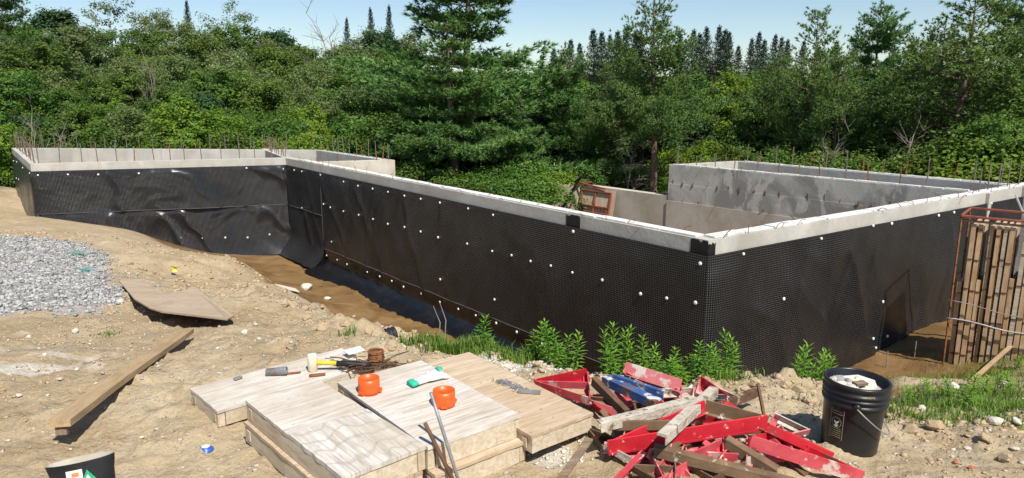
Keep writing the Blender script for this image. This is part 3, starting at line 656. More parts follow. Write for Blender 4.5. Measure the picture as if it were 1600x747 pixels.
# ------------------------------------------------------------------ form boxes in the foreground
def quad_from(pL, pB, pR, z):
    """rectangle on height z from three measured corners: left, back, right"""
    l, b, r = at(*pL, z)[:2], at(*pB, z)[:2], at(*pR, z)[:2]
    return l, b, r, l+r-b
def form_panel(q, ztop, h, label, top='ply_white', split=None, tilt=None, side='board', lside=None):
    l, b, r, n = q; c = (l+b+r+n)/4; t = thing('plywood_form', (c[0], c[1], ztop-h), label, 'plywood form', 'plywood forms on the ground')
    e1 = n-l; L1 = np.linalg.norm(e1); e1 = e1/L1; e2 = r-n; L2 = np.linalg.norm(e2); e2 = e2/L2
    rot = math.atan2(e1[1], e1[0]); t.rotation_euler.z = rot
    hx, hy = L1/2, L2/2                                        # local x along l->n, local y along n->r... right-handed: e2 is +y
    sg = 1 if e1[0]*e2[1]-e1[1]*e2[0] > 0 else -1
    # plywood skins
    cuts = [0]+(split or [])+[1]
    for i, (a, b_) in enumerate(zip(cuts[:-1], cuts[1:])):
        mb = MB(); x0, x1 = -hx+2*hx*a+(.002 if i else 0), -hx+2*hx*b_; nseg = 9
        dz = (0, .0045, .001)[i]
        ring = [(x0, -hy), (x1, -hy), (x1, hy), (x0, hy)]
        ring2 = []
        for (p0, p1) in zip(ring, ring[1:]+ring[:1]):
            for k in range(nseg):
                f = k/nseg; j = R.uniform(-.0022, .0022) if k else 0
                ring2.append((p0[0]+(p1[0]-p0[0])*f+(j if p0[0] == p1[0] else 0), p0[1]+(p1[1]-p0[1])*f+(j if p0[1] == p1[1] else 0)))
        mb.prism(ring2, h-.014, h+dz); mb.build('plywood_top', top if i != 1 else 'ply_white2', t)
    mb = MB().box((0, 0, h*.45), (2*hx-.09, 2*hy-.09, h*.8)); mb.build('core', 'board_grey', t)
    # four edge boards, butted, each one set in a little under the skin
    bt = .032; z0, z1 = 0, h-.016
    for (cx_, cy_, dx, dy, m_) in ((0, -hy+bt/2+.004, 2*hx-.008, bt, side), (0, hy-bt/2-.004, 2*hx-.008, bt, side), (-hx+bt/2+.004, 0, bt, 2*hy-2*bt-.012, lside or side), (hx-bt/2-.004, 0, bt, 2*hy-2*bt-.012, side)):  # lside: darker board, the left side's shade put into the colour
        if sg < 0: cy_ = cy_
        j = R.uniform(-.003, .003)
        MB().box((cx_+j, cy_+j, (z0+z1)/2), (dx, dy, z1-z0), jit=.0012).build('edge_board', m_, t)
    # corner cleats
    for sx in (-1, 1):
        MB().box((sx*(hx-.05), -hy+.0025, h*.45), (.03, .006, h*.5)).build('cleat', side, t)
    if tilt: t.rotation_euler = (tilt[0], tilt[1], rot)
    return t
qa = (at(292, 602, .1)[:2],); la = at(292, 602, .1)[:2]; na_ = at(334, 637, .1)[:2]; da = at(470, 563, .1)[:2]-la; da = da/np.linalg.norm(da)
qa = (la, la+da*.88, na_+da*.88, na_)
pa = form_panel(qa, .1, .085, 'low pale form panel carrying the mallet and the rusty nails', 'ply_white')
qb = quad_from((379, 618), (505, 601), (676, 710), .20)
qb2 = tuple(p+np.array([-.012, -.012]) for p in qb)
form_panel(qb2, .102, .098, 'muddy form panel under the panel with two top sheets', 'ply_tan', side='board', lside='board_grey')
form_panel(qb, .2025, .098, 'weathered pale form panel whose top is two plywood sheets', 'ply_white', split=[.5])
qc = quad_from((532, 601), (653, 561), (806, 645), .205)
dq = (qc[3]-qc[0])/np.linalg.norm(qc[3]-qc[0])
form_panel(tuple(p+dq*.03+np.array([.012, -.006]) for p in qc), .1, .095, 'form panel under the one carrying the orange rings', 'ply_tan')
form_panel(qc, .2065, .103, 'pale form panel carrying the orange rings and the work glove', 'ply_white', lside='board_grey')
qd = quad_from((640, 570), (738, 553), (935, 650), .15)
form_panel(qd, .15, .085, 'tan form panel propped up beside the red brackets', 'ply_tan', tilt=None)
# bearers under that panel
l, b, r, n = qd
for f in (.22, .78):
    p0 = l+(n-l)*f+(b-l)*.12; p1 = l+(n-l)*f+(b-l)*.88
    tag(MB().bar((*p0, .036), (*p1, .036), .05, .058).build('bearer', 'old_wood', loc=None), 'short timber bearer on the dirt under the tan form panel', 'timber', 'bearers under the tan panel')

# ------------------------------------------------------------------ planks and sheets on the dirt
def slab(poly3, th, name, mat, label, cat):
    mb = MB(); n = len(poly3); mb.add([(*p[:2], p[2]) for p in poly3]+[(*p[:2], p[2]+th) for p in poly3], [tuple(range(n))[::-1], tuple(range(n, 2*n))]+[(i, (i+1) % n, n+(i+1) % n, n+i) for i in range(n)])
    return tag(mb.build(name, mat), label, cat)
p0 = at(92, 662, .10); p1 = at(292, 516, -.16); pl_ = thing('plank', ((p0+p1)/2), 'long sawn plank with one end held up off the dirt', 'plank')
d = Vector(p1-p0); L = d.length; mb = MB(); d.normalize(); up = Vector((0, 0, 1)); r_ = d.cross(up).normalized(); u = r_.cross(d)
nseg = 14; vs = []
for i in range(nseg+1):
    f = i/nseg; c_ = Vector(p0)+d*L*f+u*(.006*math.sin(f*5)); 
    for a, b_ in ((-.05, -.017), (.05, -.017), (.05, .017), (-.05, .017)): vs.append(c_+r_*(a+R.uniform(-.0015, .0015))+u*b_)
fs = [(i*4+k, i*4+(k+1) % 4, i*4+4+(k+1) % 4, i*4+4+k) for i in range(nseg) for k in range(4)]+[(3, 2, 1, 0), tuple(nseg*4+k for k in range(4))]
mb.add(vs, fs); M0 = Matrix.Identity(4); M0.col[0] = (*d, 0); M0.col[1] = (*(-r_), 0); M0.col[2] = (*u, 0); M0.translation = (p0+p1)/2
o = mb.build('board', 'plank'); o.data.transform(M0.inverted()); pl_.rotation_euler = M0.to_euler(); o.parent = pl_
mb = MB().box((.03-L/2, 0, -.04), (.03, .05, .04)); mb.build('end_block', 'old_wood', pl_)
# bent plywood sheet, notched
def sheet_curve(px_poly, zf, th, mat, label, name):
    P = []
    for px, py, dz in px_poly:
        h_ = hit(px, py); P.append(np.array([h_[0], h_[1], h_[2]+dz]))
    return slab(P, th, name, mat, label, 'plywood')
sheet_curve([(187, 450, .09), (226, 447, .09), (249, 475, .085), (306, 465, .10), (366, 505, .06), (356, 511, .06), (255, 512, .12), (236, 504, .13), (212, 487, .12)], 0, .014, 'ply_brown', 'bent plywood offcut with a notch lying on the dirt', 'plywood_sheet')
for pts, lab in (([(348, 446), (378, 437), (415, 447), (420, 453), (385, 455)], 'splintered brown plywood scrap at the trench edge'), ([(374, 437), (384, 434), (425, 452), (417, 455)], 'narrow pale lath lying over the splintered scrap'), ([(388, 456), (418, 456), (424, 460), (392, 461)], 'small pale board scrap in the trench mud'), ([(430, 455), (462, 452), (468, 457), (436, 461)], 'pale flat slab in the trench mud')):
    P = [at(px, py, -2.55 if 'mud' in lab else -2.35) for px, py in pts]; P = [np.array([p[0], p[1], max(p[2], gz(p[0], p[1])+.02)]) for p in P]
    slab(P, .02, 'board_scrap', 'ply_brown' if 'brown' in lab else ('pale_stone' if 'slab' in lab else 'board'), lab, 'scrap')

# ------------------------------------------------------------------ stones, clods, gravel
def rock_mesh(seed, mat, sub=1, flat=.7, jit=.28, name='stone'):
    import bmesh
    bm = bmesh.new(); bmesh.ops.create_icosphere(bm, subdivisions=sub, radius=1); r = random.Random(seed)
    ax = Vector((r.uniform(.75, 1.25), r.uniform(.65, 1.0), r.uniform(flat*.8, flat*1.1)))
    pl = [(Vector((r.gauss(0, 1), r.gauss(0, 1), r.gauss(0, 1))).normalized(), r.uniform(.6, .9)) for _ in range(7)]
    for v in bm.verts:
        p = v.co.copy(); p *= 1+r.uniform(-jit, jit)*.5
        for n_, d_ in pl:
            k = p.dot(n_)
            if k > d_: p -= n_*(k-d_)
        v.co = Vector((p.x*ax.x, p.y*ax.y, p.z*ax.z))
    me = bpy.data.meshes.new(name); bm.to_mesh(me); bm.free(); me.materials.append(MAT[mat]); return me
pale = [rock_mesh(i, 'pale_stone', 2) for i in range(4)]; greyr = [rock_mesh(i+20, 'grey_stone', 2) for i in range(4)]; clod = [rock_mesh(i+40, 'clod', 3, .75, .34, 'clod') for i in range(5)]
def put_rock(me, px, py, wpx, label, cat, group, sink=.3, name='stone', zb=None):
    h_ = hit(px, py); dist = h_[1]; rad = wpx/2/F*dist
    o = obj(name, me, loc=(h_[0], h_[1], h_[2]+rad*(1-sink)*.55)); o.scale = (rad,)*3; o.rotation_euler = (R.uniform(-.3, .3), R.uniform(-.3, .3), R.uniform(0, 6)); return tag(o, label, cat, group)
for px, py, w_, in ((188, 475, 15), (118, 520, 14), (382, 521, 13), (45, 527, 10), (405, 530, 8), (30, 620, 9), (75, 620, 7), (247, 573, 7), (222, 688, 9), (332, 690, 7), (150, 600, 6), (110, 700, 6), (480, 452, 22), (512, 468, 12), (70, 555, 10), (120, 580, 9), (96, 596, 10), (340, 545, 7)):
    put_rock(R.choice(pale), px, py, w_, 'pale angular stone lying on the tan dirt', 'stone', 'pale stones on the dirt')
for px, py, w_ in ((1555, 662, 26), (1512, 702, 10), (1585, 700, 14), (1490, 610, 24), (1440, 640, 14), (1590, 660, 18), (1570, 600, 12)):
    put_rock(R.choice(pale), px, py, w_, 'whitish stone among the weeds beyond the bucket', 'stone', 'whitish stones beyond the bucket')
for px, py, w_ in ((1494, 722, 14), (1517, 732, 14)):
    o = put_rock(rock_mesh(px, 'brick', 1, .6), px, py, w_, 'broken red brick piece half buried in the dirt', 'brick piece', 'broken brick pieces', .5, 'brick_fragment')
for px, py, w_ in ((932, 577, 26), (700, 551, 20), (660, 545, 30), (610, 540, 26), (575, 520, 20), (540, 508, 22), (480, 500, 18), (505, 515, 22), (1120, 606, 22), (1180, 600, 26), (1225, 604, 28), (1250, 612, 24), (1265, 630, 24), (1160, 612, 24), (1420, 672, 30), (1460, 668, 34), (1500, 665, 22), (1400, 690, 20), (1540, 690, 26), (840, 572, 18), (890, 580, 14), (1570, 715, 26), (1450, 720, 16), (445, 478, 16), (425, 470, 14)):
    put_rock(R.choice(clod), px, py, w_, 'crumbly tan soil clod along the trench edge', 'clod', 'soil clods along the trench edge', .55, 'clod')
# loose stuff: pebbles and the heap of crushed stone, each one joined mesh
_cube = np.array([(x, y, z) for z in (-1, 1) for x, y in ((-1, -1), (1, -1), (1, 1), (-1, 1))], float); _cf = np.array([(3, 2, 1, 0), (4, 5, 6, 7), (0, 1, 5, 4), (1, 2, 6, 5), (2, 3, 7, 6), (3, 0, 4, 7)])
def scatter(name, pts, sizes, mat, label, cat):
    N = len(pts); g = np.random.default_rng(len(pts)); V = _cube[None]*(1+g.uniform(-.38, .12, (N, 8, 3)))
    V = V*np.stack([g.uniform(.7, 1.2, N), g.uniform(.5, .9, N), g.uniform(.4, .75, N)], -1)[:, None]
    a = g.uniform(0, 6.3, N); b_ = g.uniform(-.6, .6, N); ca, sa, cb, sb_ = np.cos(a), np.sin(a), np.cos(b_), np.sin(b_)
    y1 = V[..., 1]*cb[:, None]-V[..., 2]*sb_[:, None]; z1 = V[..., 1]*sb_[:, None]+V[..., 2]*cb[:, None]
    x2 = V[..., 0]*ca[:, None]-y1*sa[:, None]; y2 = V[..., 0]*sa[:, None]+y1*ca[:, None]
    V = np.stack([x2, y2, z1], -1)*sizes[:, None, None]+pts[:, None]
    Fq = (_cf[None]+np.arange(N)[:, None, None]*8).reshape(-1, 4)
    me = np_mesh(name, V.reshape(-1, 3), Fq, mat=mat, tint=np.repeat(g.random(N), 8)); return tag(obj(name, me), label, cat, kind='stuff')
def stone_mat(name, stops):
    m, nt, bs = new_mat(name); a = nt.nodes.new('ShaderNodeAttribute'); a.attribute_name = 'tint'
    c = ramp(nt, a.outputs['Fac'], stops); c = mixc(nt, .35, c, ramp(nt, noise(nt, coords(nt, rnd=False), 30, 4), [(.3, (.2, .19, .17)), (.7, (.6, .58, .54))]))
    nt.links.new(c, bs.inputs['Base Color']); bs.inputs['Roughness'].default_value = .92; return m
MAT['gravel'] = stone_mat('crushed_stone', [(0, (.08, .08, .085)), (.35, (.21, .21, .21)), (.7, (.34, .335, .325)), (1, (.52, .51, .48))])
MAT['pebble'] = stone_mat('mixed_pebbles', [(0, (.20, .15, .09)), (.35, (.34, .25, .15)), (.85, (.45, .36, .24)), (1, (.58, .52, .43))])
gp = np.array(grav_poly); lo, hi = gp.min(0), gp.max(0)
xy = rng.uniform(lo, hi, (60000, 2)); xy = xy[inpoly(xy[:, 0], xy[:, 1], grav_poly)]
edge = fbm(xy[:, 0]*1.2, xy[:, 1]*1.2, 3, 4); xy = xy[edge > .2][:19000]
z = ground_full(xy[:, 0], xy[:, 1]); xy = xy+rng.normal(0, 1, xy.shape)*(.04+.45*rng.random((len(xy), 1))**6); z = ground_full(xy[:, 0], xy[:, 1]); sz = .007+.020*rng.random(len(xy))**1.6; z = z+sz*.4
scatter('crushed_stone', np.c_[xy, z], sz, 'gravel', 'bed of grey crushed stone spread on the slope', 'gravel')
xy = np.c_[rng.uniform(-4.6, 4.6, 15000), rng.uniform(2.3, 8.2, 15000)]
k = fbm(xy[:, 0]*.9, xy[:, 1]*.9, 3, 61); xy = xy[(k > .40)]
lm = np.exp(-(dist_poly(xy[:, 0], xy[:, 1], lip)/.5)**2)
sz = .003+.010*rng.random(len(xy))**3.5+.022*lm*rng.random(len(xy))**5; z = ground_full(xy[:, 0], xy[:, 1])+sz*.2
scatter('pebbles', np.c_[xy, z], sz, 'pebble', 'loose pebbles and soil crumbs scattered over the dirt', 'pebbles')
xy = np.c_[rng.uniform(-4.8, 4.8, 26000), rng.uniform(2.4, 8.5, 26000)]; k = fbm(xy[:, 0]*1.7, xy[:, 1]*1.7, 3, 93); lm = np.exp(-(dist_poly(xy[:, 0], xy[:, 1], lip)/.55)**2); keep = k+.22*lm+.1*rng.random(len(xy)) > .56; xy = xy[keep]; lm = lm[keep]
sz = .004+.012*rng.random(len(xy))**3+.014*lm*rng.random(len(xy))**4
scatter('soil_crumbs', np.c_[xy, ground_full(xy[:, 0], xy[:, 1])+sz*.15], sz, 'clod', 'crumbled soil lumps lying over the dirt and the trench edge', 'soil')
xy = np.c_[rng.uniform(-10.5, -1.5, 9000), rng.uniform(6.5, 14.5, 9000)]; k = fbm(xy[:, 0]*1.1, xy[:, 1]*1.1, 3, 97); xy = xy[(k > .45) & ~inpoly(xy[:, 0], xy[:, 1], grav_poly) & (base_z(xy[:, 0], xy[:, 1]) > -2.3)]; sz = .008+.035*rng.random(len(xy))**4
scatter('slope_crumbs', np.c_[xy, ground_full(xy[:, 0], xy[:, 1])+sz*.1], sz, 'clod', 'scattered soil lumps on the slope down to the left block', 'soil')
# cement crumbs by the tan panel
xy = np.concatenate([at(px, py, -.08)[None, :2]+rng.normal(0, s_, (n_, 2)) for px, py, s_, n_ in ((760, 570, .10, 260), (845, 580, .12, 260), (880, 720, .10, 220), (800, 565, .12, 160))])
sz = .002+.010*rng.random(len(xy))**3; scatter('cement_crumbs', np.c_[xy, ground_full(xy[:, 0], xy[:, 1])+sz*.4], sz, 'pale_stone', 'pale cement crumbs spilled beside the tan form panel', 'crumbs')

# ------------------------------------------------------------------ tools and small things on the panels
def ring_thing(px, py, z, label):
    p = at(px, py, z); t = thing('pipe_ring', p, label, 'pipe ring', rz=R.uniform(0, 6))
    MB().lathe([(.046, 0), (.050, 0), (.051, .018), (.0505, .05), (.0505, .074), (.046, .074), (.0455, .03), (.046, 0)], 40).build('ring_wall', 'orange', t, smooth=True)
    for k in range(3):
        a = k*2.1; mb = MB().box((0, 0, 0), (.012, .028, .012)); o = mb.build('clip_lug', 'orange', t); o.location = (.054*math.cos(a), .054*math.sin(a), .014); o.rotation_euler.z = a
    for k in range(2):
        mb = MB().tube([(.047*math.cos(a_), .047*math.sin(a_), .03+.02*math.sin((a_-k*3)*3)) for a_ in np.linspace(k*3, k*3+1.0, 7)], .003, 5); mb.build('inner_rib', 'orange', t)
    return t
ring_thing(577, 613, .207, 'orange plastic pipe ring closer to the mallet')
ring_thing(694, 633, .207, 'orange plastic pipe ring behind the two leaning rods')
# mallet: head stands upright, handle level
hp = at(489, 580, .1); ml = thing('mallet', hp, 'mallet with cream rubber head and yellow and black handle', 'mallet')
he = at(580, 571, .125); hd = math.atan2(he[1]-hp[1], he[0]-hp[0]); ml.rotation_euler.z = hd
MB().lathe([(.0, 0), (.022, 0), (.026, .006), (.0265, .05), (.0265, .092), (.022, .099), (0, .1)], 20).build('head', 'mallet', ml, smooth=True)
hl = float(np.linalg.norm(he[:2]-hp[:2])); 
MB().tube([(.02, 0, .048), (.06, 0, .047), (.13, 0, .043)], [.013, .0125, .0125], 12).build('handle_neck', 'yellow', ml, smooth=True)
MB().tube([(.13, 0, .043), (.2, 0, .037), (.27, 0, .030), (hl, 0, .024)], [.0145, .0155, .016, .0165], 12).build('grip', 'rubber', ml, smooth=True)
# short pipe stub and chisel
sp0 = at(418, 580, .125); st = thing('pipe_stub', sp0-np.array([0, 0, .023]), 'short grey steel pipe stub lying on the low panel', 'pipe')
MB().lathe([(.015, -.055), (.021, -.055), (.021, .05), (.0215, .055), (.015, .055), (.015, -.055)], 18).build('tube_wall', 'steel', st, smooth=True).matrix_basis = Matrix.Translation((.05, .0, .022)) @ Matrix.Rotation(math.radians(84), 4, 'Y')
MB().bar((.10, .01, .006), (.17, .03, .006), .012, .006).build('rod', 'rust', st)
for px, py, lab in ((496, 586, 'flat rusty steel plate lying below the mallet head'), (372, 592, 'small bent steel hinge at the edge of the low panel')):
    p = at(px, py, .1045); o = MB().box((0, 0, .002), (.085, .035, .004), jit=.002).build('steel_plate', 'rust' if 'rusty' in lab else 'steel'); o.location = p; o.rotation_euler.z = .3 if 'rusty' in lab else .9; tag(o, lab, 'plate')
    if 'hinge' in lab: o.scale = (.5, .6, 2)
# coil of rusty wire
cp = at(588, 563, .13); wc = thing('wire_coil', cp-np.array([0, 0, .0]), 'rusty coil of tie wire sitting on the nails', 'wire coil')
mb = MB()
for k in range(9):
    z_ = .005+.0065*k; rr = .043+R.uniform(-.005, .004); mb.tube([(rr*math.cos(a)+R.uniform(-.001, .001), rr*math.sin(a), z_+.002*math.sin(a*2+k)) for a in np.linspace(0, 2*math.pi*.98, 22)], .0042, 5)
    rr *= .72; mb.tube([(rr*math.cos(a), rr*math.sin(a), z_+.002*math.sin(a*2+k)) for a in np.linspace(0, 2*math.pi*.98, 18)], .004, 5)
mb.build('wire_wrap', 'rust', wc, smooth=True); MB().lathe([(0, 0.008), (.024, .008), (.026, .05), (0, .058)], 14).build('wire_heart', 'rust', wc)
# rusty nails and wires heaped below it
nc = at(575, 572, .11); mb = MB(); r2 = random.Random(5)
for i in range(150):
    a = r2.gauss(0, .55)+.35; L_ = r2.uniform(.04, .16); c_ = Vector((nc[0]+r2.gauss(0, .075), nc[1]+r2.gauss(0, .03), .108+abs(r2.gauss(0, .014)))); dd = Vector((math.cos(a), math.sin(a), r2.uniform(-.12, .12)))*L_/2
    mid = c_+Vector((0, 0, r2.uniform(-.004, .008))); mb.tube([c_-dd, mid, c_+dd], r2.uniform(.002, .0036), 4)
tag(mb.build('nail_heap', 'rust_dark'), 'heap of rusty nails and wire ends on the low panel', 'nails', kind='stuff')
for px0, py0, px1, py1 in ((516, 558, 545, 563), (602, 563, 638, 549), (520, 570, 562, 585), (600, 570, 622, 566)):
    a, b_ = at(px0, py0, .125), at(px1, py1, .115); tag(MB().tube([a, (a+b_)/2+np.array([0, 0, .006]), b_], .004, 6).build('bent_spike', 'rust_dark'), 'long rusty spike sticking out of the nail heap', 'spike', 'spikes in the nail heap')
p = [at(px, py, .13) for px, py in ((536, 549), (562, 542), (570, 548), (545, 555))]; slab(p, .006, 'paper_scrap', 'paper', 'dirty white card scrap beside the wire coil', 'card')
# work glove: palm, cuff, fingers, thumb
gpos = at(672, 594, .21); gl = thing('work_glove', gpos, 'white knit work glove with green cuffs lying on the panel', 'glove', rz=math.radians(38))
def blobmesh(rows, name, mat):
    mb = MB(); n = 12; vs = []
    for x, y, w_, h_, z_ in rows:
        for k in range(n):
            t = 2*math.pi*k/n; vs.append((x, y+w_*math.cos(t)*(1+.06*math.sin(3*t+x*60)), max(.0005, z_+h_*math.sin(t)+.0025*math.sin(t*4+x*90))))
    fs = [(i*n+k, i*n+(k+1) % n, (i+1)*n+(k+1) % n, (i+1)*n+k) for i in range(len(rows)-1) for k in range(n)]+[tuple(range(n))[::-1], tuple(range((len(rows)-1)*n, len(rows)*n))]
    mb.add(vs, fs); o = mb.build(name, mat, gl, smooth=True); return o
blobmesh([(-.085, -.004, .034, .012, .012), (-.06, 0, .032, .012, .012), (-.035, .002, .030, .013, .013), (-.01, .0, .036, .014, .014), (.02, .002, .044, .016, .016), (.045, .004, .046, .017, .017), (.062, .004, .040, .014, .014), (.07, .004, .03, .008, .009)], 'palm', 'glove')
blobmesh([(-.118, -.008, .034, .012, .012), (-.105, -.006, .037, .014, .014), (-.092, -.005, .036, .013, .013), (-.082, -.004, .034, .011, .012)], 'cuff', 'glove_green')
for i, (yy, l_) in enumerate(((-.034, .03), (-.011, .036), (.013, .033), (.036, .026))):
    blobmesh([(.05, yy, .011, .010, .016), (.05+l_*.5, yy*1.08, .0115, .010, .013), (.05+l_, yy*1.12, .010, .008, .010), (.053+l_*1.15, yy*1.12, .004, .004, .007)], 'finger', 'glove')
o = blobmesh([(.0, .03, .012, .010, .012), (.02, .052, .012, .010, .012), (.036, .064, .010, .008, .010), (.042, .067, .004, .004, .008)], 'thumb', 'glove')
o = blobmesh([(.06, .03, .022, .006, .032), (.075, .034, .024, .007, .033), (.088, .036, .018, .005, .032)], 'finger_trim', 'glove_green')
# two rods leaning on the panel edge
for top, bot, r_, mt, lab in (((673, 613, .42), (724, 775, .01), .007, 'steel', 'grey steel rod leaning against the panel edge'), ((664, 661, .30), (720, 775, .01), .0085, 'rust_dark', 'rusty round rod leaning beside the grey rod')):
    a = at(*top); b_ = at(*bot); m_ = (a+b_)/2; tag(MB().tube([a, a*.7+b_*.3, m_, b_], r_, 10).build('rod', mt, smooth=True), lab, 'rod')
# spilled clips
mb = MB(); r2 = random.Random(9); cc = at(800, 603, .153)
for i in range(150):
    f = r2.random(); x_ = cc[0]+.16*(f-.5)+r2.gauss(0, .012); y_ = cc[1]-.10*(f-.5)+r2.gauss(0, .012)+(.02*math.sin(f*6)); s_ = r2.uniform(.006, .011); a = r2.uniform(0, 6)
    mb.tube([(x_+s_*math.cos(a+t), y_+s_*math.sin(a+t), .153+abs(r2.gauss(0, .005))) for t in (0, .9, 1.8, 2.7, 3.6)], .0013, 4)
for i in range(60):
    f = i/60; x_ = cc[0]+.03+.11*f; y_ = cc[1]-.075-.018*f; mb.tube([(x_, y_-.012, .153), (x_, y_-.012, .166), (x_+.002, y_+.006, .166), (x_+.002, y_+.006, .153)], .0013, 4)
tag(mb.build('wire_clips', 'steel'), 'scatter of small steel wire clips on the tan panel', 'clips', kind='stuff')
# tape lid, flag and litter
p = hit(322, 703); lid = thing('bottle_cap', p, 'blue and white plastic lid lying on bare dirt', 'lid', rz=.3)
MB().lathe([(0, .016), (.02, .018), (.024, .014), (.026, .004), (.034, .003), (.034, 0)], 20).build('rim', 'blue_plastic', lid, smooth=True); MB().lathe([(0, .0205), (.017, .02), (.019, .0185)], 18).build('centre', 'paper', lid, smooth=True)
p = hit(268, 428); fl = thing('marker_flag', p, 'small yellow marker flag at the trench edge', 'flag'); MB().tube([(0, 0, 0), (0.005, 0, .16)], .004, 5).build('staff', 'steel', fl); MB().add([(0, 0, .16), (.1, .02, .13), (.09, .04, .05), (.005, 0, .05), (.05, .05, .1)], [(0, 1, 4), (1, 2, 4), (2, 3, 4), (3, 0, 4)]).build('cloth', 'yellow', fl)
for px, py, w_ in ((122, 398, 26), (135, 425, 32)):
    p = hit(px, py); mb = MB(); r2 = random.Random(px)
    for i in range(30): mb.tube([(r2.gauss(0, .08), r2.gauss(0, .06), .04+r2.random()*.03) for _ in range(3)], .003, 4)
    o = mb.build('mesh_scrap', 'teal'); o.location = p; tag(o, 'tangled teal plastic mesh scrap on the crushed stone', 'scrap', 'teal scraps on the stone')
for px, py, mt, lab in ((400, 509, 'zinc', 'crumpled foil wrapper on a soil ridge'), (84, 377, 'pink', 'small red plastic scrap at the top of the stone bed')):
    p = hit(px, py); o = obj('litter', rock_mesh(px, mt, 2, .5, .6, 'litter'), loc=p+np.array([0, 0, .015])); o.scale = (.035, .03, .03); tag(o, lab, 'litter')

# ------------------------------------------------------------------ bucket
bp = hit(1346, 718); bp[2] -= .004
bk = thing('bucket', bp+np.array([0, .13, .0]), 'black plastic bucket of rubble standing on the dirt', 'bucket')
bk.rotation_euler = (0, math.radians(2.0), 0); bk.scale = (.93, .93, .92)
H = .365; r0, r1 = .131, .146
def rr(z): return r0+(r1-r0)*z/H
prof = [(0, .004), (r0-.012, .0), (r0, .008)]+[(rr(z), z) for z in (.05, .12, .2, .255)]
for zc in (.262, .292, .318): prof += [(rr(zc), zc-.006), (rr(zc)+.010, zc-.004), (rr(zc)+.011, zc+.006), (rr(zc)+.002, zc+.010)]
prof += [(rr(.34), .34), (rr(.355)+.007, .350), (rr(H)+.009, H), (rr(H)-.002, H+.004), (rr(H)-.006, H-.003), (rr(.2)-.006, .2), (0, .19)]
MB().lathe(prof, 48).build('shell', 'black_plastic', bk, smooth=True)
hb = MB(); lug = []
for s_ in (-1, 1):
    a = math.radians(-112) if s_ < 0 else math.radians(68); c_ = (rr(.275)*math.cos(a), rr(.275)*math.sin(a)); lug.append((a, c_))
    o = MB().lathe([(0, .022), (.014, .022), (.019, .014), (.02, 0)], 14).build('handle_lug', 'black_plastic', bk, smooth=True); o.location = (*c_, .272); o.rotation_euler = (0, math.pi/2, a)
a = lug[0][0]; d1 = Vector((math.cos(a), math.sin(a), 0)); d2 = Vector((-d1.y, d1.x, 0)); pts = []
for k in range(17):
    t = math.pi*k/16; q = d1*math.cos(t)*.172+d2*math.sin(t)*.172; pts.append((q.x, q.y, .272-.155*math.sin(t)-.0*k))
hd_ = MB().tube(pts, .0032, 8).build('handle', 'steel', bk, smooth=True)
# printed emblem: frame, ring, bird-like mark, lines of lettering
lab = thing.__call__ if False else None
def print_strip(segs, name, mat, ang0):
    """flat ink shapes wrapped round the bucket; segs = list of polygons in (arc metres, z)"""
    mb = MB()
    for poly in segs:
        mb.add([((rr(z_)+.0012)*math.cos(ang0+u/rr(z_)), (rr(z_)+.0012)*math.sin(ang0+u/rr(z_)), z_) for u, z_ in poly], [tuple(range(len(poly)))])
    return mb.build(name, mat, bk)
def rect(u0, u1, z0, z1): return [(u0, z0), (u1, z0), (u1, z1), (u0, z1)]
ang = math.radians(-146)
seg = [rect(-.034, .034, .232, .2345), rect(-.034, .034, .078, .0805), rect(-.034, -.0315, .08, .233), rect(.0315, .034, .08, .233)]
for k in range(22):
    t0, t1 = 2*math.pi*k/22, 2*math.pi*(k+1)/22; c_, q_ = (.025, .165), (.0225,)
    seg.append([(.025*math.cos(t0), .166+.027*math.sin(t0)), (.025*math.cos(t1), .166+.027*math.sin(t1)), (.0225*math.cos(t1), .166+.0245*math.sin(t1)), (.0225*math.cos(t0), .166+.0245*math.sin(t0))])
print_strip(seg, 'label_frame', 'gold_ink', ang)
print_strip([[(-.012, .176), (-.002, .168), (.004, .16), (-.004, .157), (-.012, .166)], [(-.004, .166), (.012, .178), (.014, .172), (.003, .158)], [(-.010, .150), (.002, .158), (.010, .154), (.006, .144), (-.004, .140), (-.014, .143)], [(-.006, .160), (.002, .163), (.006, .155), (-.003, .150)]], 'emblem', 'paper', ang)
seg = []; r2 = random.Random(3)
for j, z_ in enumerate((.222, .209, .132, .121, .110, .099, .088)):
    u = -.027
    while u < .024:
        w_ = r2.uniform(.002, .0075); seg.append(rect(u, min(u+w_, .027), z_, z_+.0045)); u += w_+.0022
print_strip(seg, 'lettering', 'gold_ink', ang)['kind'] = 'stuff'
fc = bpy.data.curves.new('rim_print', 'FONT'); fc.body = 'HDPE'; fc.size = .016; fc.align_x = 'CENTER'; fc.extrude = .0004
tob = bpy.data.objects.new('rim_lettering', fc); col.objects.link(tob); dg = bpy.context.evaluated_depsgraph_get(); tm = bpy.data.meshes.new_from_object(tob.evaluated_get(dg)); bpy.data.objects.remove(tob)
tm.materials.append(MAT['gold_ink']); o = obj('rim_lettering', tm, bk); a = math.radians(-92); o.location = ((rr(.33)+.0125)*math.cos(a), (rr(.33)+.0125)*math.sin(a), .327); o.rotation_euler = (math.pi/2, 0, a+math.pi/2)
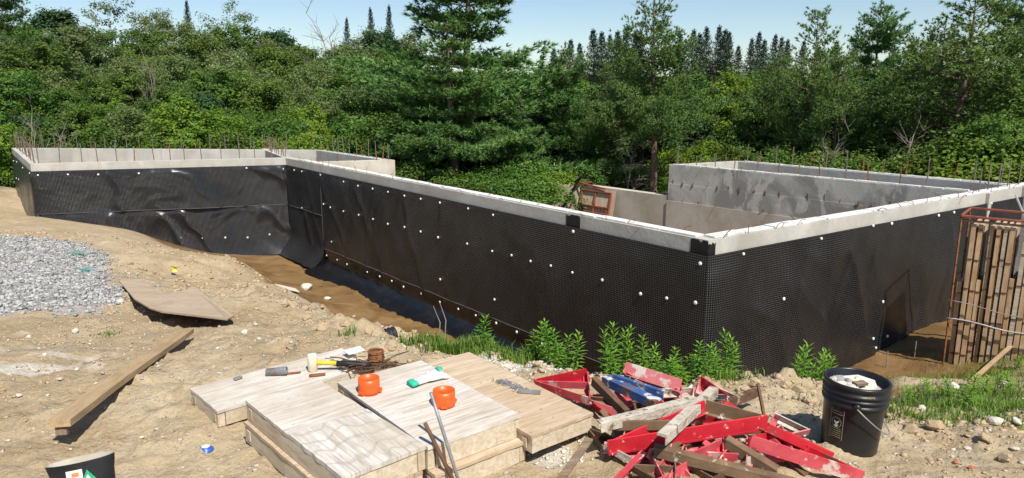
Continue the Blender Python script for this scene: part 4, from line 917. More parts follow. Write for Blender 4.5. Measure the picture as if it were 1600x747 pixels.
# rubble and slab in the bucket
bc = np.array(bk.location)
o = MB().prism([(.01, -.09), (.09, -.05), (.115, .03), (.06, .09), (-.03, .07), (-.04, -.02)], .318, [.332, .340, .345, .350, .352, .345]).build('slab_piece', 'pale_stone'); o.location = bc; o.scale = (.93, .93, .92); tag(o, 'flat cream concrete slab lying in the bucket', 'rubble')
for i, (x_, y_, s_, mt) in enumerate(((-.085, -.02, .035, 'pale_stone'), (-.055, .05, .03, 'grey_stone'), (-.05, -.07, .03, 'pale_stone'), (-.02, .02, .026, 'grey_stone'), (-.085, .05, .026, 'pale_stone'), (.02, -.02, .03, 'grey_stone'), (.04, .05, .022, 'pale_stone'))):
    o = obj('rubble_piece', rock_mesh(300+i, mt, 2, .7), loc=bc+np.array([x_*.9, y_*.9, .317])); o.scale = (s_,)*3; tag(o, 'broken grey stone lump piled in the bucket', 'rubble', 'lumps in the bucket')
o = MB().box((0, 0, 0), (.07, .03, .012)).build('wood_chip', 'old_wood'); o.location = bc+np.array([0, -.05, .335]); o.rotation_euler = (.1, .1, .4); tag(o, 'dark wood chip lying on the rubble in the bucket', 'wood chip')
MB().lathe([(0, .12), (.125, .12), (.139, .315), (0, .325)], 30).build('fill', 'grey_stone', bk)

# ------------------------------------------------------------------ rubber boot
bt = at(136, 728, .40); by = bt[1]; bx_ = bt[0]; boot = thing('rubber_boot', (bx_, by, gz(bx_, by)), 'black rubber safety boot standing upright on the dirt', 'boot', rz=math.radians(12))
hz = .40-gz(bx_, by)
boot.rotation_euler = (math.radians(-9), math.radians(-9), math.radians(8)); boot.scale = (1.1, 1.0, 1.0)
rows = [(.0, -.03, .045, .17), (.03, -.04, .05, .19), (.07, -.03, .055, .17), (.11, .0, .06, .11), (.16, .02, .066, .095), (.22, .02, .074, .09), (.30, .018, .082, .085), (hz-.02, .018, .088, .08), (hz-.004, .018, .090, .081), (hz, .018, .089, .08)]
n = 36; vs = []
for z_, yc, rx, ry in rows:
    for k in range(n):
        t = 2*math.pi*k/n; vs.append((rx*math.cos(t)*1.12, yc+ry*.55*math.sin(t), z_))
for z_, rx in ((hz-.001, .083), (hz-.06, .078), (.2, .05)):
    for k in range(n):
        t = 2*math.pi*k/n; vs.append((rx*math.cos(t)*1.12, .018+rx*.46*math.sin(t), z_))
m_ = len(rows); fs = [(i*n+k, i*n+(k+1) % n, (i+1)*n+(k+1) % n, (i+1)*n+k) for i in range(m_-1) for k in range(n)]+[tuple(range(n))[::-1]]
MB().add(vs[:m_*n], fs).build('shaft', 'rubber', boot, smooth=True)
MB().add(vs[(m_-1)*n:], [(i*n+k, i*n+(k+1) % n, (i+1)*n+(k+1) % n, (i+1)*n+k) for i in range(3) for k in range(n)]).build('lining', 'boot_lining', boot, smooth=True)
MB().box((0, -.02, .012), (.1, .15, .024)).build('sole', 'rubber', boot)
zb_ = hz
def boot_print(poly, name, mat, lift):
    def pt(u, z_):
        f = np.interp(z_, [r[0] for r in rows], range(m_)); i = min(int(f), m_-2); g = f-i; rx = rows[i][2]*(1-g)+rows[i+1][2]*g; ry = rows[i][3]*(1-g)+rows[i+1][3]*g; a = -math.pi/2+u/(rx*1.0)
        return ((rx*1.12+lift)*math.cos(a), .018+(ry*.55+lift)*math.sin(a), z_)
    # subdivide so that the label follows the shaft
    poly = [(u_*1.5, zb_-.022+(z__-(zb_-.04))*1.35) for u_, z__ in poly]; return MB().add([pt(*p) for p in poly], [tuple(range(len(poly)))]).build(name, mat, boot)
def brect(u0, u1, z0, z1, name, mat, lift):
    mb = []; k = 5
    for i in range(k):
        a, b_ = u0+(u1-u0)*i/k, u0+(u1-u0)*(i+1)/k; boot_print([(a, z0), (b_, z0), (b_, z1), (a, z1)], name, mat, lift)
brect(-.016, .012, zb_-.062, zb_-.040, 'size_label', 'cream_label', .0015); brect(-.006, .006, zb_-.056, zb_-.046, 'size_number', 'orange_ink', .0028)
boot_print([(.008, zb_-.074), (.034, zb_-.072), (.020, zb_-.044)], 'green_triangle', 'green_label', .003); boot_print([(.015, zb_-.066), (.024, zb_-.066), (.020, zb_-.056)], 'triangle_mark', 'paper', .004)
brect(-.014, .006, zb_-.078, zb_-.068, 'oval_mark', 'paper', .002); brect(-.010, .034, zb_-.102, zb_-.080, 'white_label', 'paper', .002)
for zz in (zb_-.088, zb_-.095): brect(-.006, .028, zz, zz+.002, 'label_line', 'ink_black', .0032)

# ------------------------------------------------------------------ heap of steel brackets
def bracket(pts, wd, mats, label, group, extra=(), th=.006, upv=None):
    """triangular bracket of flat bars: pts three corners in 3-D; every bar an own part"""
    P = [Vector(at(*p)) if isinstance(p, tuple) else Vector(p) for p in pts]; c_ = (P[0]+P[1]+P[2])/3
    t = thing('form_bracket', (c_.x, c_.y, gz(c_.x, c_.y)), label, 'bracket', group); o3 = Vector(t.location)
    nrm = (P[1]-P[0]).cross(P[2]-P[0]).normalized()
    if nrm.z < 0: nrm = -nrm
    if isinstance(pts[0], tuple): nrm = (nrm*.25+Vector((0, 0, 1))).normalized()
    for i, nm in ((0, 'arm'), (1, 'post'), (2, 'brace')):
        a, b_ = P[i]-o3, P[(i+1) % 3]-o3; m = mats[i % len(mats)]
        # angle section: upright flange and flat flange
        w_ = wd*(1 if i == 0 else .8); mb = MB().bar(a, b_, th, w_, nrm); inn = ((P[(i+2) % 3]-o3)-(a+b_)/2).normalized()
        mb.bar(a+inn*.014-nrm*(w_/2-.003), b_+inn*.014-nrm*(w_/2-.003), .024, th, nrm); mb.build(nm, m, t)
    for (i, f), (j, g) in extra:
        a = P[i].lerp(P[(i+1) % 3], f)-o3; b_ = P[j].lerp(P[(j+1) % 3], g)-o3; MB().bar(a, b_, th, wd*.7, nrm).build('strut', mats[-1], t)
    return t
G1 = 'red steel form brackets heaped beside the bucket'
bracket([(950, 700, .10), (1199, 660, .20), (1102, 634, .24)], .078, ['red', 'brown_bar', 'red'], 'bright red bracket with a long front bar lying across the heap', G1)
bracket([(836, 600, .10), (918, 583, .20), (922, 627, .10)], .055, ['red', 'red', 'red_dusty'], 'red bracket at the heap edge touching the tan panel', G1, [((0, .0), (1, .45))])
bracket([(976, 574, .22), (1064, 602, .16), (1042, 610, .10)], .06, ['pink', 'red_dusty', 'pink'], 'faded pink-red bracket lying at the back of the heap', G1)
bracket([(1172, 690, .15), (1348, 746, .03), (1212, 680, .08)], .06, ['red_dusty', 'red', 'red'], 'long red bracket pointing toward the bucket base', G1, [((0, .45), (1, .6))])
bracket([(1225, 680, .10), (1300, 715, .03), (1198, 668, .16)], .05, ['red', 'red', 'red_dusty'], 'red bracket wedged beside the long front bar near the bucket', G1)
bracket([(1096, 594, .13), (1136, 622, .12), (1088, 622, .05)], .05, ['red', 'crust', 'red_dusty'], 'small red bracket poking out behind the cream bars', G1)
bracket([(1130, 633, .17), (1160, 650, .12), (1100, 660, .05)], .05, ['red', 'red_dusty', 'red'], 'short red bracket under the spattered inner leg', G1)
bracket([(1045, 712, .12), (1075, 747, .05), (1010, 760, .02)], .05, ['pink', 'red', 'red_dusty'], 'pinkish bracket at the front foot of the heap', G1)
bracket([(1128, 692, .14), (1060, 722, .08), (1130, 735, .04)], .045, ['red_dusty', 'brown_bar', 'red'], 'red bracket with a brown leg under the long front bar', G1)
r3 = random.Random(21)
for i in range(34):
    px, py = r3.uniform(935, 1240), r3.uniform(612, 748)
    if px > 1120 and py < 660: px -= 120
    if px < 960 and py > 690: px += 90
    z_ = r3.uniform(.02, .08); c_ = Vector(at(px, py, z_)); a = r3.uniform(0, 6.28); L_ = r3.uniform(.18, .42); w2 = L_*r3.uniform(.25, .5); tl = r3.uniform(-.25, .25)
    dx = Vector((math.cos(a), math.sin(a), tl)); dy = Vector((-math.sin(a), math.cos(a), r3.uniform(-.5, .7)))
    mats = r3.choice([['red', 'red_dusty', 'brown_bar'], ['red_dusty', 'pink', 'brown_bar'], ['brown_bar', 'rust_dark', 'red_dusty'], ['rust_dark', 'brown_bar', 'pink'], ['pink', 'crust', 'red_dusty'], ['red_dusty', 'brown_bar', 'rust_dark']])
    pts = [c_-dx*L_*.5, c_+dx*L_*.5, c_+dy*w2]
    for p_ in pts: p_.z = max(p_.z, gz(p_.x, p_.y)+.02)
    bracket(pts, r3.uniform(.035, .05), mats, 'scuffed red and brown bracket buried in the middle of the heap', 'scuffed brackets inside the heap')
def flat(px0, px1, wd, th, mat, label, cat='bar', name='steel_bar', up=(0, 0, 1), lip=True):
    a, b_ = Vector(at(*px0)), Vector(at(*px1)); t = MB().bar(a, b_, wd, th, up)
    if lip:
        d_ = (b_-a).normalized(); s_ = d_.cross(Vector((0, 0, 1))).normalized(); t.bar(a+s_*(wd/2-.003)-Vector((0, 0, .02)), b_+s_*(wd/2-.003)-Vector((0, 0, .02)), .005, .04)
    return tag(t.build(name, mat), label, cat)
flat((936, 660, .20), (1086, 622, .24), .045, .008, 'crust', 'long cream cement-crusted bar laid over the heap')
flat((940, 665, .17), (1048, 664, .19), .012, .045, 'brown_bar', 'brown cement-spattered bar under the cream crusted bar', lip=False)
flat((1034, 680, .26), (1116, 606, .24), .042, .012, 'crust', 'shorter cream cement-crusted bar slanting across the red bracket')
flat((946, 588, .20), (1028, 626, .20), .05, .008, 'blue', 'worn blue painted bar lying at the back of the heap')
flat((960, 586, .22), (1038, 612, .21), .022, .008, 'blue', 'narrow blue and cream bar beside the worn blue bar')
flat((1023, 697, .16), (1245, 752, .07), .045, .008, 'brown_bar', 'long brown bar across the front of the heap')
flat((1136, 684, .16), (1215, 732, .09), .045, .008, 'brown_bar', 'brown bar sloping down from under the red front bar')
flat((921, 686, .10), (868, 760, .03), .035, .012, 'old_wood', 'weathered lath slanting down from the tan panel', 'lath', 'lath', lip=False)
flat((928, 590, .22), (980, 642, .16), .03, .01, 'rust_dark', 'gnarled rusty bar at the corner of the tan panel')
flat((1006, 706, .13), (962, 750, .04), .03, .008, 'red_dusty', 'dusty red strut reaching down to the dirt in front')
flat((1020, 708, .12), (1052, 752, .05), .04, .01, 'old_wood', 'dark splintered timber standing in the front of the heap', 'timber', 'timber', lip=False)
flat((950, 690, .02), (1015, 702, .03), .04, .03, 'old_wood', 'short dark timber on the dirt before the heap', 'timber', 'timber', lip=False)
flat((1100, 640, .12), (1182, 608, .06), .03, .008, 'rust_dark', 'thin brown strip resting on the dirt behind the heap')
a, b_ = at(1184, 600, .22), at(1196, 660, .1); tag(MB().bar(a, b_, .012, .02).build('stake', 'rust_dark'), 'dark steel stake standing up at the bucket end of the heap', 'stake')
for px0, px1 in (((940, 640, .16), (975, 690, .04)), ((980, 650, .14), (948, 720, .02)), ((1060, 690, .12), (1010, 745, .02)), ((1100, 690, .12), (1170, 745, .03)), ((960, 612, .15), (1000, 655, .05)), ((1175, 700, .12), (1130, 750, .03)), ((1200, 690, .1), (1260, 742, .02))):
    flat(px0, px1, .035, .007, r3.choice(['rust_dark', 'brown_bar', 'red_dusty']), 'rusty brown strut tangled in the bracket heap', lip=False)['group'] = 'rusty struts in the heap'

# ------------------------------------------------------------------ drain pipe end in the trench edge
pp = at(618, 522, -.32); dp = thing('drain_pipe', pp, 'open end of a black corrugated drain pipe in the dirt bank', 'pipe')
mb = MB(); prof = []
for k in range(10): prof += [(.060, k*.03), (.068, k*.03+.008), (.068, k*.03+.02), (.060, k*.03+.028)]
prof = [(.054, .3)]+[(.054, 0)]+prof; o = mb.lathe(prof, 24).build('corrugated_wall', 'rubber', dp, smooth=True); o.matrix_basis = Matrix.Rotation(math.radians(-60), 4, 'Z') @ Matrix.Rotation(math.radians(97), 4, 'X')
o = MB().tube([(.03, 0, -.03), (.2, .05, -.04), (.45, .0, -.07)], .012, 8).build('drain_sleeve', 'rubber', dp, smooth=True)

# ------------------------------------------------------------------ stack of form panels by the right wall
sb = at(1480, 556, -2.15); fx = at(1566, 570, -2.12); uu = (fx-sb)[:2]; uu = uu/np.linalg.norm(uu); vv = np.array([-uu[1], uu[0]])
zt_ = at_y(1503, 340, sb[1])[2]; HH = zt_-sb[2]
nP = 15; step = .074
GS = 'form panels standing in the tied stack'
for i in range(nP):
    h_ = HH*(.965 if i not in (0, 3, 8) else (.55, .0, .58, .62)[0 if i == 0 else 2 if i == 3 else 3])
    p = sb[:2]+uu*(.05+i*step)+vv*R.uniform(-.025, .02); zz = max(gz(p[0], p[1])-.03, sb[2]-.1); h_ = sb[2]+h_-zz
    t = thing('standing_form', (p[0], p[1], zz), 'timber edged form panel standing upright in the tied stack', 'form panel', GS, rz=math.atan2(uu[1], uu[0])+R.uniform(-.02, .02))
    t.rotation_euler.y = R.uniform(-.006, .012)
    t['label'] = ('short timber edged form panel standing in the tied stack' if h_ < HH*.8 else t['label']); t['group'] = ('short form panels in the stack' if h_ < HH*.8 else GS)
    wdt = R.uniform(.046, .060)
    MB().box((0, .30, h_/2), (wdt*.8, .58, h_-.02)).build('plywood_face', 'ply_brown', t)
    MB().box((-.004, -.012, h_/2), (wdt, .04, h_), jit=.002).build('edge_timber', R.choice(['board', 'form_stick', 'form_stick', 'form_stick']), t)
    k = 0; z_ = R.uniform(.12, .2)
    while z_ < h_-.05:
        MB().box((-.002, -.036, z_), (wdt*1.05, .010, .014)).build('steel_clip', 'rust_dark', t); z_ += .46+R.uniform(-.05, .05)
    MB().bar((wdt*.5+.006, .01, 0), (wdt*.5+.006, .01, h_*.99), .008, .04, (0, 1, 0)).build('steel_edge', 'rust_dark' if R.random() < .5 else 'rust', t)
# wide board and rusty frame at the end of the stack
p = sb[:2]+uu*(.05+nP*step+.12); t = thing('wide_board', (p[0], p[1], sb[2]+.05), 'wide pale board standing at the outer end of the tied stack', 'board', rz=math.atan2(uu[1], uu[0]))
MB().box((0, 0, HH/2-.03), (.2, .045, HH-.06), jit=.003).build('board_face', 'board', t); MB().box((0, -.028, HH*.35), (.012, .01, HH*.6)).build('steel_edge', 'red_frame', t)
t = thing('steel_rack', (*(sb[:2]+uu*.6), sb[2]), 'rusty steel rack frame holding the standing form panels', 'rack')
A0 = sb[:2]-uu*.03-vv*.07; A1 = sb[:2]+uu*1.75-vv*.07; o3 = np.array(t.location); zt2 = sb[2]+HH+.03
def rbar(p, q, wd, ht, nm, m='red_frame'): MB().bar(np.array(p)-o3, np.array(q)-o3, wd, ht).build(nm, m, t)
rbar((*A0, zt2), (*A1, zt2), .04, .03, 'top_rail'); rbar((*(A0+vv*.75), zt2+.02), (*(A1+vv*.75), zt2+.02), .04, .03, 'top_rail'); rbar((*A0, zt2-.06), (*A1, zt2-.06), .015, .03, 'top_rail', 'rust_dark')
for q in (A0, A1, A0+vv*.75): rbar((*q, gz(q[0], q[1])-.05), (*q, zt2+.0), .022, .022, 'post', 'rust')
rbar((*A0, zt2+.012), (*(A0+vv*.75), zt2+.012), .03, .02, 'cross_rail')
for k, (f0, z_) in enumerate(((.78, 1.02), (.78, .82), (.78, .35))):
    a = A0+(A1-A0)*f0; rbar((*(a-vv*.03), sb[2]+HH*z_*.8), (*(A1-vv*.03), sb[2]+HH*z_*.8), .02, .02, 'lacing_bar', 'red_frame' if f0 else 'steel')
def tie_line(z0, sag, mat, label, name, th=.007):
    pts = [(*(sb[:2]-uu*.06-vv*.115+uu*1.5*f), sb[2]+z0+sag*math.sin(f*math.pi)*-1+.02*math.sin(f*9)) for f in np.linspace(0, 1, 16)]
    tag(MB().tube(pts, th, 6).build(name, mat, smooth=True), label, name.replace('_', ' '))
tie_line(HH*.29, .02, 'zinc', 'pale strap tied round the standing form panels', 'tie_strap', .010); tie_line(HH*.42, .06, 'steel', 'thin steel chain looped round the form stack', 'chain', .006)
# timber strip on the mud in front, and the ladder leaning behind
a, b_ = at(1515, 590, -1.75), at(1585, 543, -1.9); a[2] = gz(*a[:2])+.05; b_[2] = max(gz(*b_[:2])+.06, a[2]); tag(MB().bar(a, b_, .05, .03).build('timber_strip', 'plank'), 'sawn strip lying on the weeds below the form stack', 'timber')
for (px, py) in ((1385, 545), (1428, 540)):
    p = at(px, py+25, -2.4); p[2] = gz(*p[:2]); tag(MB().tube([p+np.array([0, 0, -.1]), p+np.array([0, 0, .26])], .008, 6).build('steel_pin', 'steel'), 'thin steel pin standing in the mud by the right wall', 'pin', 'pins in the mud')
lp = at_y(1587, 305, 11.3); ld = thing('ladder', (lp[0]+.75, lp[1]-.6, gz(lp[0]+.75, lp[1]-.6)), 'aluminium ladder leaning on the right foundation wall', 'ladder')
o3 = Vector(ld.location); tp = Vector(lp); ft = Vector((lp[0]+.75, lp[1]-.6, gz(lp[0]+.75, lp[1]-.6))); wv = Vector((.4, .3, 0))
for s_ in (0, 1): MB().bar(tp+wv*s_-o3, ft+wv*s_-o3, .06, .025).build('stile', 'zinc', ld)
for k in range(1, 8): q = tp.lerp(ft, k/8)-o3; MB().tube([q, q+wv], .014, 8).build('rung', 'zinc', ld)

# ------------------------------------------------------------------ plywood forms and red frame inside, beyond the long wall
pr = TT-utt*2.1+ntt*.14; q = lambda s_, d_, z_: (*(TT-utt*s_+ntt*d_), z_)
t = tag(MB().add([q(3.0, .5, -2.75), q(3.85, .5, -2.75), q(3.85, .12, -.98), q(2.95, .12, -.98), q(3.0, .46, -2.75), q(3.85, .46, -2.75), q(3.85, .08, -.98), q(2.95, .08, -.98)], [(0, 1, 2, 3), (7, 6, 5, 4), (0, 4, 5, 1), (1, 5, 6, 2), (2, 6, 7, 3), (3, 7, 4, 0)]).build('leaning_form', 'board'), 'pale plywood form leaning past the end of the low wall', 'form panel')
fr = thing('red_form_frame', q(2.2, .5, -2.75), 'rusty red steel form frame leaning on the low wall', 'frame'); o3 = Vector(fr.location)
def fb(p, r_, w_=.05, nm='frame_bar', m='red_frame'): MB().bar(Vector(p)-o3, Vector(r_)-o3, w_, .04).build(nm, m, fr)
for s_ in (1.75, 2.3, 2.8): fb(q(s_, .5, -2.75), q(s_, .14, -1.05), .05, 'upright')
for z_, d_ in ((-1.05, .15), (-1.45, .23), (-1.62, .27), (-2.2, .4)): fb(q(1.75, d_, z_), q(2.8, d_, z_), .05, 'cross_bar')
fb(q(3.1, .1, -.86), q(1.95, .16, -.95), .06, 'cross_bar'); fb(q(2.7, -.1, -.84), q(3.3, .12, -.98), .05, 'cross_bar')
MB().add([Vector(x) - o3 for x in (q(1.6, .44, -2.7), q(2.85, .44, -2.7), q(2.85, .1, -.95), q(1.6, .1, -.95))], [(0, 1, 2, 3)]).build('plywood_face', 'ply_tan', fr)
mb = MB()
for i in range(16):
    s_ = 1.82+.06*i; d_ = .26+.0; z_ = -1.36-R.choice([0, .09, .17]); mb.box(np.array(q(s_, .235, z_))-np.array(o3), (.03, .012, .05))
mb.build('frame_lettering', 'red_frame', fr)['kind'] = 'stuff'
tag(MB().tube([q(3.45, .25, -1.6), q(3.0, .2, -.9), q(2.7, .2, -.62), q(3.05, .2, -.85)], .03, 8).build('black_hose', 'rubber', smooth=True), 'black hose end hooked over the leaning forms', 'hose')
tag(MB().tube([q(2.98, .24, -.92), q(2.7, .3, -1.4), q(2.62, .3, -1.6)], .028, 8).build('black_strap', 'rubber', smooth=True), 'black strap hanging down over the red form frame', 'strap')

# ------------------------------------------------------------------ vegetation builders
def unit(v): return v/np.maximum(np.linalg.norm(v, axis=-1, keepdims=True), 1e-9)
def leaves(cen, nrm, size, asp, g):
    N = len(cen); t = unit(np.cross(nrm, g.normal(size=(N, 3)))); b = np.cross(nrm, t)
    s = size[:, None]; fold = nrm*s*.12
    V = np.stack([cen-t*s*.5, cen-b*s*asp*.5+fold, cen+t*s*.5, cen+b*s*asp*.5+fold], 1).reshape(-1, 3)
    return V, np.arange(N*4).reshape(N, 4)
def deciduous(seed, H, Rr, base, nclump, nleaf, lsize, mat, lump=.5, clumpr=.2, flat=.62, trunk_r=.1, bark='bark', openness=.0):
    """trunk with limbs; a crown of leaf clumps spread through an uneven volume. returns (trunk mesh, crown mesh)"""
    g = np.random.default_rng(seed); r = random.Random(seed); hc = (H-base)/2
    d = unit(g.normal(size=(nclump, 3))); az = np.arctan2(d[:, 1], d[:, 0])
    k = .68+lump*fbm(az*1.1+3+seed, d[:, 2]*1.7, 2, seed)*1.1
    rad = np.where(g.random(nclump) < .8, g.uniform(.72, 1, nclump), g.uniform(.3, .75, nclump))*k
    C_ = d*rad[:, None]*np.array([Rr, Rr, hc]); C_[:, 2] += base+hc
    C_[:, :2] *= (1-.25*sstep(.5, 1.0, (C_[:, 2:3]-base)/(2*hc)))
    V = []; Fs = []; T = []; cr = clumpr*Rr*g.uniform(.7, 1.35, nclump); ct = np.clip(g.normal(.5, .2, nclump)+.15*d[:, 2], 0, 1)
    n = np.maximum(6, (nleaf*g.uniform(.6, 1.4, nclump)*(1-openness*g.random(nclump))).astype(int)); ids = np.repeat(np.arange(nclump), n); N = len(ids)
    off = unit(g.normal(size=(N, 3)))*(g.random(N)**.45)[:, None]; off[:, 2] *= flat
    P = C_[ids]+off*cr[ids][:, None]
    # twigs: leaves strung along little sprays so that the outline is ragged
    P += d[ids]*(g.random(N)**3)[:, None]*cr[ids][:, None]*.9
    nr = unit(np.array([0, 0, .75])+.55*off+.35*d[ids]+g.normal(0, .5, (N, 3)))
    V, Q = leaves(P, nr, lsize*g.uniform(.65, 1.35, N), .62, g)
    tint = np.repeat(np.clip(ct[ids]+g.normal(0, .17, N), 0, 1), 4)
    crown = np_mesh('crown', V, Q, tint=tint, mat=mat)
    mb = MB(); top = base+hc*1.3; lean = (r.uniform(-.2, .2), r.uniform(-.2, .2))
    mb.tube([(lean[0]*f*f*H*.2, lean[1]*f*f*H*.2, -.15+top*f) for f in np.linspace(0, 1, 7)], [trunk_r*(1-.8*f) for f in np.linspace(0, 1, 7)], 7)
    for i in r.sample(range(nclump), min(14, nclump)):
        c_ = C_[i]; f = max(.25, min(.9, (c_[2]-hc*.7)/top)); s_ = Vector((lean[0]*f*f*H*.2, lean[1]*f*f*H*.2, -.15+top*f)); e_ = Vector(c_); mid = s_.lerp(e_, .55)+Vector((0, 0, -.05*H*r.random()))
        mb.tube([s_, mid, e_], [trunk_r*.36, trunk_r*.2, trunk_r*.05], 5, False)
    o = mb.build('trunk', bark, smooth=True); tm_ = o.data; bpy.data.objects.remove(o)
    return tm_, crown
def needles(P, D, L, wd, per, spread, g):
    N = len(P); ids = np.repeat(np.arange(N), per); dirs = unit(D[ids]+spread*g.normal(size=(N*per, 3))); pr = unit(np.cross(dirs, unit(np.array([0, 0, .8])+D[ids]*.7+.45*g.normal(size=(N*per, 3)))))*(wd/2); ln = (L[ids]*g.uniform(.7, 1.15, N*per))[:, None]
    V = np.stack([P[ids]-pr, P[ids]+pr, P[ids]+dirs*ln], 1).reshape(-1, 3)
    return V, np.arange(N*per*3).reshape(-1, 3), ids
def conifer(seed, H, prof, bare, whorl, perw, tuft_step, L, wd, per, spread, mat, droop=.15, rise=.35, fan=.33, trunk_r=.14, bark='bark_pine', dead=0, irregular=.25, keep=1.0, fol0=.35, clumpy=0., puff=.1):
    """trunk, whorls of limbs, side twigs, needle tufts. prof(h in 0..1) gives the limb length"""
    g = np.random.default_rng(seed); r = random.Random(seed); mb = MB()
    sw = [(.012*H*math.sin(f*4+seed), .012*H*math.cos(f*3+seed)) for f in np.linspace(0, 1, 12)]
    mb.tube([(sw[i][0], sw[i][1], -.2+(H+.0)*i/11) for i in range(12)], [trunk_r*(1-i/11.4) for i in range(12)], 9)
    TP = []; TD = []; CT = []
    def tr(h): i = h*11; a = min(int(i), 10); f = i-a; return Vector((sw[a][0]*(1-f)+sw[a+1][0]*f, sw[a][1]*(1-f)+sw[a+1][1]*f, h*H-.2))
    h = bare
    while h < .985:
        n = perw if h < .9 else max(3, perw-1); a0 = r.uniform(0, 6.28)
        for k in range(n):
            if r.random() > keep: continue
            a = a0+2*math.pi*k/n+r.uniform(-.35, .35); Lb = prof((h-bare)/(1-bare))*r.uniform(1-irregular, 1+irregular)
            if Lb < .1: continue
            d0 = Vector((math.cos(a), math.sin(a), 0)); el = rise*(.2+1.1*h)-droop*(1-h); s0 = tr(min(1, h+r.uniform(-.01, .01))); pts = []
            for i in range(6):
                f = i/5; pts.append(s0+d0*Lb*f+Vector((0, 0, Lb*(el*f+.16*f*f-(droop*.5*math.sin(f*math.pi))))))
            mb.tube(pts, [max(.006, trunk_r*.26*(1-h*.6)*(1-.85*i/5)) for i in range(6)], 5, False)
            # foliage sprays on both sides of the limb
            side = Vector((-d0.y, d0.x, 0)); tb = r.gauss(.5, .13)
            m = max(3, int(Lb*(1-fol0)/tuft_step))
            for i in range(m):
                f = fol0+(1-fol0)*(i+.5)/m; j = min(int(f*5), 4); p = pts[j].lerp(pts[j+1], f*5-j); wl = Lb*fan*(1-.55*f)*r.uniform(.6, 1.2)
                for s_ in (-1, 1):
                    nt_ = max(1, int(wl/tuft_step+.5))
                    for q_ in range(nt_):
                        e_ = (q_+r.random())/nt_; pp_ = p+side*s_*wl*e_+d0*wl*.55*e_+Vector((r.gauss(0, .04), r.gauss(0, .04), r.gauss(.3*puff, puff)+.03*e_))
                        if clumpy and vn(pp_.x*1.5+seed, pp_.z*1.5+pp_.y*1.5, seed) < clumpy: continue
                        TP.append(pp_); TD.append(side*s_*.7+d0*.6+Vector((0, 0, .45))); CT.append(tb)
                TP.append(p+Vector((r.gauss(0, .04), r.gauss(0, .04), r.gauss(.4*puff, puff)))); TD.append(d0*.8+Vector((0, 0, .5))); CT.append(tb)
        h += whorl/H*r.uniform(.75, 1.25)
    top = tr(1); TP += [top+Vector((0, 0, -.06*i)) for i in range(5)]; TD += [Vector((r.gauss(0, .3), r.gauss(0, .3), 1)) for _ in range(5)]; CT += [.6]*5
    if dead:
        for i in range(dead):
            hh = r.uniform(.08, bare+.06); a = r.uniform(0, 6.28); Lb = r.uniform(.5, 1.0)*prof(.15); s0 = tr(hh); d0 = Vector((math.cos(a), math.sin(a), 0)); pts = [s0+d0*Lb*f+Vector((0, 0, Lb*(.12*f-.22*f*f)+r.gauss(0, .03))) for f in (0, .3, .6, 1)]
            mb.tube(pts, [.03, .02, .013, .005], 5, False)
            for _ in range(3):
                f = r.uniform(.35, .9); j = min(int(f*3), 2); p = pts[j].lerp(pts[j+1], f*3-j); e_ = p+d0*.3+Vector((r.gauss(0, .25), r.gauss(0, .25), r.gauss(0, .16))); mb.tube([p, (p+e_)/2+Vector((0, 0, .03)), e_], [.010, .006, .003], 4, False)
    TP = np.array([tuple(p) for p in TP]); TD = unit(np.array([tuple(p) for p in TD])); CT = np.array(CT)
    V, T_, ids = needles(TP, TD, np.full(len(TP), L), wd, per, spread, g)
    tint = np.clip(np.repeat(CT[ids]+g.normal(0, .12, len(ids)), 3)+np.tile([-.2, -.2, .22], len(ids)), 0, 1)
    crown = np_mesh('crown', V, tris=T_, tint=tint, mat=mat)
    o = mb.build('trunk', bark, smooth=True); tm_ = o.data; bpy.data.objects.remove(o); return tm_, crown
def dead_tree(seed, H):
    r = random.Random(seed); mb = MB()
    def grow(p, d, L_, rad, lev):
        pts = [p]; q = p
        for i in range(4): d = (d+Vector((r.gauss(0, .12), r.gauss(0, .12), r.gauss(.03, .08)))).normalized(); q = q+d*L_/4; pts.append(q)
        mb.tube(pts, [rad*(1-.16*i) for i in range(5)], 5, False)
        if lev:
            for k in range(5 if lev > 1 else 4): j = r.randint(1, 4); grow(pts[j], (d+Vector((r.gauss(0, .6), r.gauss(0, .6), r.gauss(.1, .3)))).normalized(), L_*r.uniform(.4, .65), rad*.5, lev-1)
    grow(Vector((0, 0, -.2)), Vector((0, 0, 1)), H*.8, .012*H, 3); o = mb.build('trunk', 'bark_dead', smooth=True); m = o.data; bpy.data.objects.remove(o); return m, None

